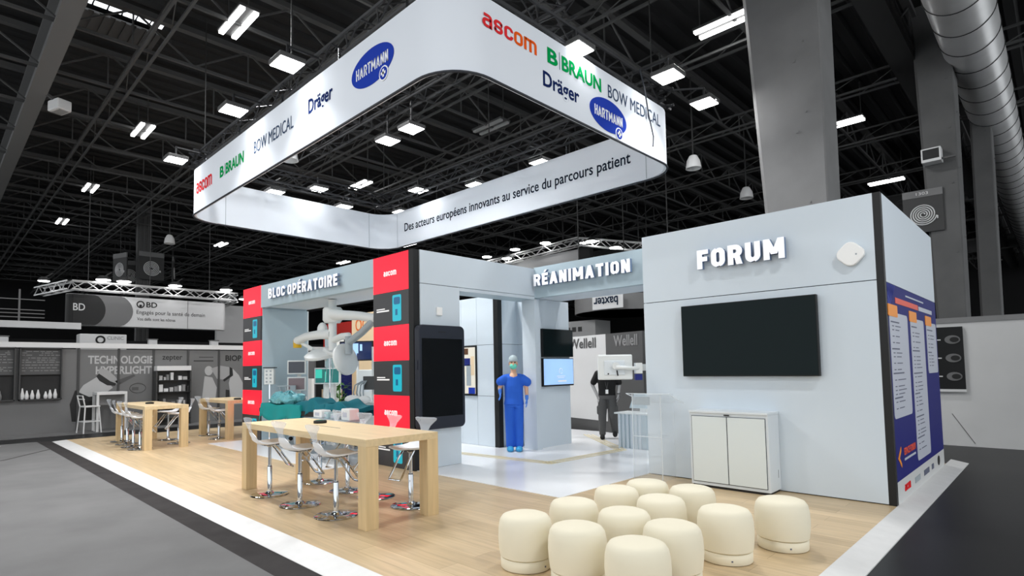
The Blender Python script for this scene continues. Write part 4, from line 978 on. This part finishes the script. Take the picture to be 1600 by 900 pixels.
for s in (-1, 1):
    m = MB(); m.sphere((s*.085,-.07,.04), (.072,.17,.06), 16, 10); m.sphere((s*.08,.02,.06), (.055,.07,.06)); m.v = [(x,y,max(z,0)) for x,y,z in m.v]; blob(m, 'shoe_cover', 'shoe_cover', t, .012)
m = MB(); m.sphere((0,.0,HZ+.07), (.092,.112,.1), 20, 12); m.v = [(x,y,max(z,HZ+.045)) for x,y,z in m.v]; m.build('surgical_cap', 'cap', t, True)
m = MB(); m.sphere((0,-.05,HZ-.045), (.07,.075,.065), 18, 12); m.build('face_mask', 'mask', t, True)
m = MB(); m.box(-.05,-.015,-.106,-.09,HZ+.02,HZ+.035); m.box(.015,.05,-.106,-.09,HZ+.02,HZ+.035); m.build('eyes', 'hair', t)
# walking man
t = T('person', 'man in black polo and grey trousers walking behind the monitor, one hand in pocket', 'person', (-7.15, 10.85, .006), R(33))
HZ = 1.71
m = face(t, HZ, 'skin_grey'); caps(m, (-.15,0,1.44), (.15,0,1.44), .05, .05); caps(m, (0,0,1.40), (0,0,1.0), .12, .13)
caps(m, (-.2,0,1.45), (-.32,.04,1.2), .052, .042); caps(m, (-.32,.04,1.2), (-.215,-.04,.96), .042, .032)
caps(m, (.2,0,1.45), (.27,.02,1.18), .052, .042); caps(m, (.27,.02,1.18), (.245,-.08,.98), .042, .032)
hand(m, (-.215,-.045,.965), (.3,-.1,-1), (.6,-1,.1), .009, .6); hand(m, (.245,-.085,.975), (-.05,-.15,-1), (-.3,-1,.1), .009, .5)
for s in (-1, 1): caps(m, (s*.09,0,.95), (s*.11,0,.5), .08, .06)
caps(m, (-.11,0,.5), (-.12,-.03,.1), .06, .042); caps(m, (.11,0,.5), (.15,.16,.12), .06, .042)
blob(m, 'body', 'skin_grey', t, .009)
m = MB(); caps(m, (-.14,0,1.42), (.14,0,1.42), .085, .085); m.tube([(0,0,1.49),(0,0,1.44),(0,0,1.3),(0,0,1.08),(0,0,.96)], [.075,.16,.2,.185,.19], 20); m.v = [(x,y*.72,z) for x,y,z in m.v]
caps(m, (-.19,0,1.44), (-.29,.03,1.25), .078, .072, 14); caps(m, (.19,0,1.44), (.26,.02,1.24), .078, .072, 14); m.tube([(0,.0,1.5),(0,0,1.53)], [.08,.075], 14); blob(m, 'polo_shirt', 'polo', t, .014)
m = MB(); m.tube([(0,0,1.0),(0,0,.88)], [.18,.19], 20); m.v = [(x,y*.72,z) for x,y,z in m.v]
caps(m, (-.095,0,.9), (-.115,-.01,.5), .11, .09, 14); m.tube([(-.115,-.01,.5),(-.12,-.02,.09)], [.092,.07], 14); caps(m, (.095,0,.9), (.115,0,.5), .11, .09, 14); m.tube([(.115,0,.5),(.15,.15,.14)], [.092,.07], 14)
m.box(-.23,-.19,-.06,.06,.55,.72); m.box(.19,.23,-.06,.06,.55,.72); blob(m, 'cargo_trousers', 'trouser', t, .014)
for c, up in (((-.12,-.06,.0), 0), ((.15,.1,.06), .3)):
    m = MB(); m.sphere((c[0],c[1]-.03,c[2]+.045), (.055,.15,.055), 16, 10); m.sphere((c[0],c[1]+.05,c[2]+.08), (.05,.07,.07)); m.v = [(x,y,max(z-(.35*(c[1]-.0-y) if up else 0)*.5, c[2]*.2)) for x,y,z in m.v]; blob(m, 'shoe', 'polo', t, .012)
m = MB(); m.sphere((0,.012,HZ+.04), (.083,.1,.1), 18, 12); m.v = [(x,y,z) for x,y,z in m.v]; m.v = [(x, max(y, -.06) if z < HZ+.07 else y, max(z, HZ-.02)) for x,y,z in m.v]; m.build('hair', 'hair', t, True)
MB().box(-.03,.03,-.152,-.148,1.0,1.09).build('name_badge', 'plastic_white', t); m = MB(); m.bar((0,-.15,1.09), (-.06,-.12,1.42), .008); m.bar((0,-.15,1.09), (.06,-.12,1.42), .008); m.build('lanyard', 'wellell_grey', t)
m = MB(); m.tube([(.248+.036*cos(a*pi/8),-.075+.036*sin(a*pi/8),1.0) for a in range(16)], .008, 6, closed=True); m.build('wristwatch', 'black', t)
m = MB(); m.box(-.035,-.012,-.108,-.09,HZ+.01,HZ+.022); m.box(.012,.035,-.108,-.09,HZ+.01,HZ+.022); m.build('eyes', 'hair', t)

# ================================================================== BOOTHS BEHIND THE PASSAGE
t = T('wellell_stand', 'neighbouring stand box with white and dark grey faces lettered Wellell behind the walking man', 'exhibition stand', (-7.86, 11.93, -.05), R(-16))
MB().box(-3.6, 0, 0, .12, .32, 2.45).build('white_face', 'wellell_white', t); MB().box(0.0, 1.25, 0, .12, .32, 2.45).build('grey_face', 'wellell_grey', t)
MB().box(-3.6, 1.25, .01, .13, 0, .32).build('plinth', 'wellell_grey', t)
txt('Wellell', 'wellell_grey', (-1.44, -.01, 2.13), X, Z, 1.08, .26, t, .02); txt('Wellell', 'wall_grey_pale', (.3, -.01, 2.13), X, Z, .8, .26, t, .02)
t['label'] = 'neighbouring stand box with white and dark grey lettered faces behind the walking man'
t = T('rear_stand_sign', 'high white sign with big grey letters hanging above the RÉANIMATION beam', 'hanging sign', (-15.85, 22, 0))
MB().box(-6.4, -.0, 0, .15, 5.2, 7.18).build('sign_face', 'wellell_white', t); MB().box(0, .62, .02, .3, 5.2, 7.25).build('corner_panel', 'black', t)
MB().box(.62, 4.5, 0.0, .15, 5.0, 6.55).build('sign_face', 'wellell_white', t)
for x_ in (-5.5, -1.0, 3.5): MB().bar((x_, .1, 6.5), (x_, .1, 9.55), .025).build('suspension_cable', 'steel_dark', t)
txt('Wellell', 'wellell_grey', (-4.9, -.02, 5.5), X, Z, 3.3, 1.05, t, .02); txt('Wellell', 'wall_grey_pale', (1.0, -.02, 5.4), X, Z, 2.6, 1.0, t, .02)
t2 = T('silver_truss', 'silver lattice truss above the rear hanging sign', 'truss', (0,0,0))
m = MB(); lattice(m, (-22, 21.7, 7.0), (-15.6, 21.7, 7.28), .35, .035, .02, .5); lattice(m, (-15.6, 21.7, 7.28), (-11.2, 21.7, 6.2), .35, .035, .02, .5); m.build('truss_frame', 'truss_silver', t2)
for x_, z_ in ((-20, 7.4), (-16.5, 7.55), (-12.5, 6.8)): MB().bar((x_, 21.7, z_-.1), (x_, 21.7, 9.55), .025).build('suspension_cable', 'steel_dark', t2)
def lampdisc(loc, label, r=.26, group='lamps on the far trusses'):
    t = T('truss_lamp', label, 'lamp', loc, 0, group)
    MB().lathe([(r, 0), (r*.95, .05), (r*.5, .14)], n=20).build('lamp_housing', 'housing', t, True); MB().lathe([(r*.94, -.02), (r*.97, .0)], n=20).build('lens', 'lamp', t); MB().bar((0,0,.1), (0,.25,.3), .04).build('bracket', 'steel_dark', t)
for (x_, z_), l_ in zip(((-21.3, 7.55), (-19.26, 7.62), (-17.29, 7.62), (-19.85, 7.25), (-14.63, 7.24), (-13.4, 6.75)), ('first at the left', 'second from the left', 'left of its corner', 'lower one under the left half', 'right of its corner', 'last at the right')):
    lampdisc((x_, 21.3, z_), 'bright lamp on the silver rear truss, '+l_)
t = T('rear_hanging_ring', 'grey round hanging sign with dark letters seen under the RÉANIMATION beam', 'hanging sign', (-9.3, 15.2, 3.2))
MB().lathe([(1.5, 0), (1.5, .45), (1.46, .45), (1.46, 0)], n=40).build('ring_band', 'wall_grey', t, True); m = MB(); m.prism(rect(.0, 1.0, .0, .42), (-.1, -1.53, .02), X, Z, .02); m.build('white_section', 'wellell_white', t); txt('baxter', 'text_dark', (.75, -1.56, .36), -X, -Z, .8, .26, t, .02)
for a_ in (0, 2.1, 4.2): MB().bar((1.48*cos(a_), 1.48*sin(a_), .44), (1.48*cos(a_), 1.48*sin(a_), 6.3), .02).build('suspension_cable', 'steel_dark', t)
t = T('rear_booth_block', 'pale grey neighbouring booth block behind the lettered stand', 'exhibition stand', (-10.6, 14.2, 0))
MB().box(-.9, .9, 0, .8, 0, 3.0).build('booth_block', 'wall_grey_pale', t); m = MB()
for k in range(5): m.box(-.6+k*.22, -.46+k*.22, -.01, 0, 2.68, 2.82)
m.build('sign_marks', 'print_dark', t)
o = MB().box(-7.0, -3.6, 13.6, 13.8, -.05, 2.3).build('partition_wall', 'wall_grey'); tag(o, 'grey partition wall beyond the clear lectern', 'booth wall')

# ================================================================== LEFT: GREY BOOTH
LX = -20.4
t = T('grey_booth_wall', 'long grey booth wall with printed panels behind the far tables', 'booth wall', (LX, 0, -.05))
MB().box(-.15, 0, -8, 16, 0, 2.42).build('wall_panel', 'wall_grey', t)
MB().box(-.2, .06, -8, 16, 2.45, 2.60).build('top_fascia', 'wall_trim', t)
for yy in (3.27, 4.29, 5.25, 6.27, 7.26, 8.4): MB().box(0, .03, yy-.03, yy+.03, 0, 2.45).build('post', 'wall_post', t)
def LP(pts, mt, name, d=.004, x=.002):
    m = MB(); m.prism(pts, (x,0,.05), Y, Z, d); return m.build(name, mt, t)
txt('TECHNOLOGIE', 'print_pale', (.004, 3.5, 1.98), Y, Z, 1.75, .25, t, .03); txt('HYPERLIGHT', 'print_pale', (.004, 3.7, 1.66), Y, Z, 1.5, .25, t, .03)
txt('zepter', 'print_dark', (.004, 5.5, 2.05), Y, Z, .6, .2, t, .01); txt('BIOP', 'print_dark', (.004, 7.48, 2.06), Y, Z, .55, .2, t, .03)
m = MB(); m.prism(rect(6.62, 7.08, 2.18, 2.2), (.002,0,0), Y, Z, .003); m.prism(rect(6.45, 7.08, 2.05, 2.08), (.002,0,0), Y, Z, .003); m.build('printed_caption', 'print_dark', t)
# printed figures bending over
LP([(3.14,.25),(3.62,.2),(3.68,.9),(3.5,1.2),(3.2,1.15),(3.08,.75)], 'print_dark', 'printed_trousers')
LP([(3.28,1.1),(3.4,1.3),(3.75,1.55),(4.05,1.35),(4.15,1.2),(3.9,1.0),(3.55,.95)], 'print_pale', 'printed_shirt', .005)
LP([(3.75,1.6),(4.25,1.3),(4.35,1.33),(4.2,1.55),(4.0,1.75),(3.8,1.8)], 'print_skin', 'printed_back', .006); LP([(3.72,1.55),(3.8,1.42),(4.0,1.28),(4.2,1.26),(4.24,1.33),(4.08,1.4),(3.86,1.58),(3.78,1.64)], 'print_dark', 'printed_waistband', .008)
LP([(4.2,1.4),(4.7,1.6),(4.75,1.55),(4.3,1.28)], 'print_mid', 'printed_arm', .006)
LP([(6.72,.7),(7.15,.62),(7.2,1.1),(7.05,1.45),(6.8,1.5)], 'print_pale', 'printed_person', .005); LP(ell(6.93, 1.68, .13, .16, 20), 'print_pale', 'printed_head', .006)
LP([(7.0,1.75),(7.3,1.85),(7.6,1.8),(7.75,1.55),(7.5,1.35),(7.2,1.4)], 'print_skin', 'printed_back', .007); LP([(7.72,1.75),(7.95,1.5),(8.15,1.1),(8.15,.5),(7.7,.5),(7.6,1.25)], 'print_pale', 'printed_trousers', .006)
LP([(7.62,1.8),(7.72,1.75),(7.74,1.5),(7.45,1.3),(7.4,1.36),(7.62,1.52)], 'print_dark', 'printed_waistband', .009); LP([(7.5,.6),(7.62,.6),(7.62,1.0),(7.5,1.02)], 'print_dark', 'printed_shadow', .008)
m = MB(); m.tube([(.006, 4.82+.22*cos(a*pi/14), 1.22+.15*sin(a*pi/14)) for a in range(28)], .009, 4, closed=True); m.prism(rect(4.66,4.84,1.15,1.25), (.002,0,0), Y, Z, .003); m.build('printed_emblem', 'print_mid', t)
# display cases on the grey wall
def case(y0, y1, label):
    t = T('display_case', label, 'display case', (LX+.02, 0, 0))
    MB().box(-.02, .02, y0, y1, .92, 2.4).build('case_back', 'print_mid', t)
    m = MB(); m.box(-.02,.12,y0,y0+.03,.92,2.4); m.box(-.02,.12,y1-.03,y1,.92,2.4); m.box(-.02,.12,y0,y1,.92,.95); m.box(-.02,.12,y0,y1,2.37,2.4); m.box(-.02,.1,y0,y1,1.63,1.65); m.build('case_frame', 'wall_post', t)
    MB().box(.02, .03, y0+.03, y1-.03, .95, 1.63).build('case_lower_back', 'print_dark', t)
    m = MB(); rnd = random.Random(int(y0*10)+40)
    zz = 2.3
    while zz > 1.75:
        yy = y0+.06
        while yy < y1-.12:
            w_ = rnd.uniform(.03,.14)
            if rnd.random() < .75: m.box(.02,.026, yy, min(yy+w_, y1-.05), zz-.02, zz)
            yy += w_+.03
        zz -= rnd.choice((.045,.06,.08))
    m.build('printed_lines', 'wall_grey_pale', t)
    return t
case(1.9, 2.87, 'dark framed display case on the grey wall, fully visible one'); case(.85, 1.82, 'dark framed display case on the grey wall, cut by the left frame edge')
rnd = random.Random(11)
n_ = 0
for y_ in (1.25, 1.5, 1.98, 2.08, 2.2, 2.33, 2.5, 2.6, 2.72):
    h_ = rnd.uniform(.18, .32); o = MB().lathe([(.03,0),(.045,.02),(.05,h_*.4),(.03,h_*.7),(.015,h_)], n=12).build('white_bottle', 'wall_trim' if y_ > 1.6 else 'wall_grey', None, True); o.location = (LX+.09, y_, .95); tag(o, 'small pale bottle on the floor of the dark wall display case', 'bottle', 'pale products in the display cases'); n_ += 1
# tall dark product rack
t = T('product_rack', 'tall dark product rack with white header against the grey wall', 'display rack', (LX+.02, 5.76, -.05))
MB().box(0, .05, -.5, .5, .1, 1.75).build('rack_back', 'print_mid', t); MB().box(0, .36, -.5, .5, 1.75, 1.9).build('rack_header', 'wall_trim', t)
for zz in (.2, .62, 1.05, 1.42): MB().box(.05, .34, -.5, .5, zz, zz+.03).build('shelf', 'print_dark', t)
for s in (-1, 1): MB().box(0, .34, s*.5-.02, s*.5+.02, .0, 1.75).build('side_panel', 'wall_post', t)
rnd = random.Random(21)
for zz in (.6, 1.03, 1.4):
    yy = -.42
    while yy < .4:
        w_ = rnd.uniform(.06, .14); h_ = rnd.uniform(.1, .26); o = MB().box(-.07, .07, -w_/2, w_/2, 0, h_).build('product_box', rnd.choice(('wall_trim', 'wall_grey_pale', 'print_dark', 'print_pale')), None, bevel=.006)
        o.location = (LX+.24, 5.76+yy+w_/2, zz-.02); tag(o, 'small product box on the shelves of the tall dark rack', 'product box', 'products on the dark rack'); yy += w_+rnd.uniform(.02, .07)
# white bar table and stool
t = T('white_bar_table', 'white high bar table in front of the grey booth wall', 'table', (-19.75, 3.95, -.03))
MB().box(-.3, .3, -.38, .38, 1.05, 1.13).build('tabletop', 'wall_trim', t, bevel=.004)
for sx in (-1, 1):
    for sy in (-1, 1): MB().box(sx*.3, sx*.24, sy*.38, sy*.32, 0, 1.05).build('leg', 'wall_trim', t)
MB().box(-.02, .02, -.36, .36, .75, 1.05).build('modesty_panel', 'wall_grey_pale', t)
t = T('white_bar_stool', 'white bar stool with back standing left of the white bar table', 'stool', (-19.45, 3.40, -.03), R(10))
MB().box(-.2, .2, -.18, .2, .72, .76).build('seat', 'wall_trim', t, bevel=.01)
for sx, sy, e in ((-1,-1,.08),(1,-1,.08),(-1,1,.08),(1,1,.08)): 
    m = MB(); m.tube([(sx*.24, sy*.22, 0), (sx*.18, sy*.17, .73)], .018, 8); m.build('leg', 'wall_trim', t)
m = MB(); m.tube([(-.18,-.17,.73), (-.19,-.24,1.05), (.19,-.24,1.05), (.18,-.17,.73)], .018, 8); m.tube([(-.2,-.2,.95),(.2,-.2,.95)], .014, 8); m.build('backrest', 'wall_trim', t)
m = MB(); m.tube([(-.22,-.2,.32),(.22,-.2,.32),(.22,.2,.32),(-.22,.2,.32)], .014, 6, closed=True); m.build('footrest', 'wall_trim', t)
# BD hanging sign
t = T('grey_hanging_sign', 'curved grey hanging sign with dark discs over the left booths', 'hanging sign', (-25, 0, 0))
m = MB(); out = rrect(-.5, 0, 3.62, 9.2, .22, 6); inn = rrect(-.46, -.04, 3.66, 9.16, .18, 6); k = len(out)
vs = [(x,y,3.42) for x,y in out]+[(x,y,4.56) for x,y in out]+[(x,y,3.42) for x,y in inn]+[(x,y,4.56) for x,y in inn]; fs = []
for i in range(k):
    j = (i+1) % k; fs += [(i,j,k+j,k+i),(2*k+j,2*k+i,3*k+i,3*k+j),(k+i,k+j,3*k+j,3*k+i),(j,i,2*k+i,2*k+j)]
m.add(vs, fs); m.build('sign_band', 'banner_grey', t, True)
def clipell(cx, cz, rx, rz, y0, z0, z1):
    return [(max(y0, cx+rx*cos(2*pi*k/40)), min(z1, max(z0, cz+rz*sin(2*pi*k/40)))) for k in range(40)]
m = MB(); m.add([(x*1.0+.006*(1 if x > -.25 else -1), y-.006, z) for z in (3.43, 4.55) for x, y in [(-.3, 3.62), (-.22, 3.62), (-.136, 3.637), (-.064, 3.684), (-.017, 3.756), (0, 3.85)]], [(i, i+1, i+7, i+6) for i in range(5)]); m.build('dark_end', 'print_dark', t)
m = MB(); m.prism(clipell(4.7, 4.0, 1.0, .75, 3.86, 3.43, 4.55), (.002,0,0), Y, Z, .01); m.build('mid_grey_disc', 'wall_grey', t)
m = MB(); m.prism(clipell(4.0, 4.0, .8, .72, 3.80, 3.43, 4.55), (.014,0,0), Y, Z, .01); m.build('dark_disc', 'print_dark', t)
txt('BD', 'wall_trim', (.03, 3.8, 3.95), Y, Z, .36, .26, t, .01)
txt('BD', 'print_dark', (.006, 6.15, 4.2), Y, Z, .38, .21, t, .02)
m = MB(); m.tube([(.01, 5.95+.12*cos(a*pi/10), 4.3+.12*sin(a*pi/10)) for a in range(20)], .022, 5, closed=True); m.prism(ell(5.95, 4.25, .05, .05, 12), (.004,0,0), Y, Z, .01); m.build('emblem', 'print_dark', t)
txt('Engagés pour la santé de demain', 'print_dark', (.006, 5.82, 3.88), Y, Z, 2.5, .2, t, .0); txt('Vos défis sont les nôtres', 'print_dark', (.006, 5.84, 3.68), Y, Z, 1.35, .12, t, .0)
m = MB(); m.box(.0, .012, 7.65, 7.66, 3.42, 4.56); m.build('seam', 'print_mid', t)
t = T('silver_truss', 'silver lattice truss carrying the grey hanging sign at left', 'truss', (0,0,0))
m = MB(); lattice(m, (-24.75, 3.7, 4.68), (-24.75, 9.5, 4.68), .3, .03, .016, .42); lattice(m, (-24.75, 3.7, 4.68), (-27.5, 3.1, 4.68), .3, .03, .016, .42); lattice(m, (-24.75, 9.4, 4.62), (-28, 9.8, 4.62), .3, .03, .016, .42); m.build('truss_frame', 'truss_silver', t)
m = MB(); 
for yy in (4.2, 6.2, 8.4): m.tube([(-24.75, yy, 5), (-24.75, yy, 9.5)], .012, 4)
m.build('suspension_cable', 'steel', t)
for y_, l_ in ((4.6, 'leftmost along its front'), (5.25, 'second along its front'), (7.0, 'in the middle of its front'), (8.95, 'right end of its front')):
    lampdisc((-24.4, y_, 5.06), 'bright lamp on the left silver truss, '+l_, .24)
lampdisc((-25.5, 3.0, 5.0), 'bright lamp at the outer corner of the left silver truss', .18)
lampdisc((-24.6, 9.75, 4.75), 'small lamp at the right outer end of the left silver truss', .18)
# far booth fascias and small sign boxes behind the grey wall
o = MB().box(-24.3, -24, -6, 3.9, 3.2, 3.42).build('white_fascia', 'wall_trim'); tag(o, 'white horizontal booth fascia at the left frame edge', 'booth fascia')
m = MB()
for zz in (3.55, 3.68, 3.8, 4.15): m.box(-24.3, -24.25, -6, 2.9, zz, zz+.03)
for yy in (-2, .2, 1.0, 2.2): m.box(-24.3, -24.26, yy, yy+.05, 3.2, 4.5)
o = m.build('metal_railing', 'steel_pale'); tag(o, 'thin grey metal rails above the white fascia at the far left', 'railing')
t = T('sign_box', 'small pale sign box with a dark ring logo above the grey wall', 'sign', (-23.5, 4.5, 0))
MB().box(-.4, -.2, -.1, .1, -.05, 2.3).build('post', 'steel_dark', t); MB().box(-.6, 0, -.72, .68, 2.3, 3.02).build('box_body', 'wall_trim', t, bevel=.03); m = MB(); m.tube([(.01, -.12+.12*cos(a*pi/10), 2.82+.12*sin(a*pi/10)) for a in range(20)], .03, 5, closed=True); m.build('logo_ring', 'print_dark', t)
txt('CLINIC', 'wall_grey_pale', (.005, .08, 2.83), Y, Z, .5, .12, t, .0); txt('QUEST', 'wall_grey_pale', (.005, .08, 2.68), Y, Z, .5, .11, t, .0) if False else None
for y_, l_ in ((1.75, 'left of the ring logo box'), (5.95, 'below the grey hanging sign'), (8.1, 'near the far red column')):
    t = T('lit_lantern', 'small pale lit box above the grey wall, '+l_, 'lantern', (-23.3, y_, 2.55)); MB().box(-.1, .1, -.14, .14, 0, .3).build('lantern_body', 'wall_trim', t, bevel=.02); MB().box(-.12, .12, -.16, .16, .3, .33).build('lid', 'wall_grey', t); MB().bar((0,0,-2.6), (0,0,0), .06).build('post', 'steel_dark', t)
o = MB().box(-27.5, -27.3, 9.6, 11.2, -.05, 4.75).build('pale_wall_panel', 'wall_trim'); tag(o, 'pale panel glimpsed right of the grey hanging sign', 'booth wall')
o = MB().box(-25.6, -25.4, -6, 16, -.05, 2.9).build('partition_wall', 'hall_wall'); tag(o, 'dark partition behind the grey booth wall', 'booth wall')
# hose reel signs
def hose_sign(loc, rz, w, h, label, number=None):
    t = T('hose_reel_sign', label, 'fire hose sign', loc, rz, 'spiral fire hose signs')
    MB().box(-w/2, w/2, 0, .06, 0, h).build('sign_board', 'duct_dark', t); MB().box(-w/2, w/2, -.01, .05, h, h*1.2).build('header_strip', 'concrete', t)
    if number: txt(number, 'wall_trim', (-w*.15, -.015, h*1.06), X, Z, w*.3, h*.08, t, .0)
    m = MB(); n = 150; pts = []
    for k in range(n):
        a = k/n*5*2*pi; r = w*.04+w*.30*k/n; pts.append((r*cos(a), -.012, h*.5+r*sin(a)))
    pts += [(w*.35, -.012, h*.42), (w*.35, -.012, h*.34)]
    m.tube(pts, w*.017, 4); m.build('spiral_print', 'wall_trim', t)
    if not number: MB().bar((0, .03, h*1.2), (0, .03, 9.55-loc[2]), .02).build('suspension_cable', 'steel_dark', t)
    return t
hose_sign((-29.7, 7.5, 6.0), R(90), 1.05, 1.08, 'square spiral hose sign facing us on the far left steel pillar')
hose_sign((-30.6, 6.4, 5.95), R(20), 1.0, 1.08, 'narrow slanted spiral hose sign left of the steel pillar')
hose_sign((-31.5, 7.0, 5.85), R(75), 1.0, 1.05, 'dim spiral hose sign behind the steel pillar')
hose_sign((-30.4, 8.65, 6.0), R(160), .9, 1.05, 'narrow slanted spiral hose sign right of the steel pillar')
hose_sign((-2.0, 15.53, 4.42), R(4), .70, .78, 'spiral fire hose sign numbered 1303 on the right concrete pillar', '1303')

# ================================================================== RIGHT SIDE
t = T('white_partition', 'plain white partition wall at the right edge of the hall', 'booth wall', (-1.9, 14.45, -.05))
MB().box(0, 5, 0, .12, 0, 2.40).build('wall_panel', 'white_wall', t); MB().box(0, 5, -.02, .13, 2.40, 2.5).build('top_rail', 'wall_grey_pale', t)
m = MB(); m.bar((.3, -.003, .62), (.62, -.003, .06), .012, .004, Y); m.build('scratch', 'wall_grey', t)
t = T('product_poster', 'black poster with three grey oval products on the white partition', 'poster', (-1.78, 14.42, 1.05))
MB().box(-.25, .42, -.03, .02, .0, 1.22).build('poster_board', 'black', t); MB().box(-.25, .43, -.04, .0, -.05, 0).build('bottom_ledge', 'wall_trim', t)
for k in range(3):
    zc = .25+k*.36; m = MB(); m.prism(ell(.26, zc, .12, .085, 20), (0,-.032,0), X, Z, .012); p = m.build('product_picture', 'wall_grey', t); m = MB(); m.prism(ell(.29, zc, .07, .05, 16), (0,-.046,0), X, Z, .006); m.build('product_center', 'print_dark', p)
    MB().box(-.1, .08, -.034, -.03, zc-.01, zc+.012).build('caption_line', 'wall_trim', t)
t = T('heater_box', 'small white heater box fixed high on the right concrete pillar', 'heater', (-1.78, 15.3, 5.88))
MB().box(-.17, .17, 0, .3, 0, .3).build('casing', 'wall_trim', t, bevel=.01); MB().box(-.14, .14, -.004, 0, .06, .27).build('grille', 'print_dark', t); MB().box(.1, .4, .05, .09, .02, .06).build('bracket', 'steel', t)
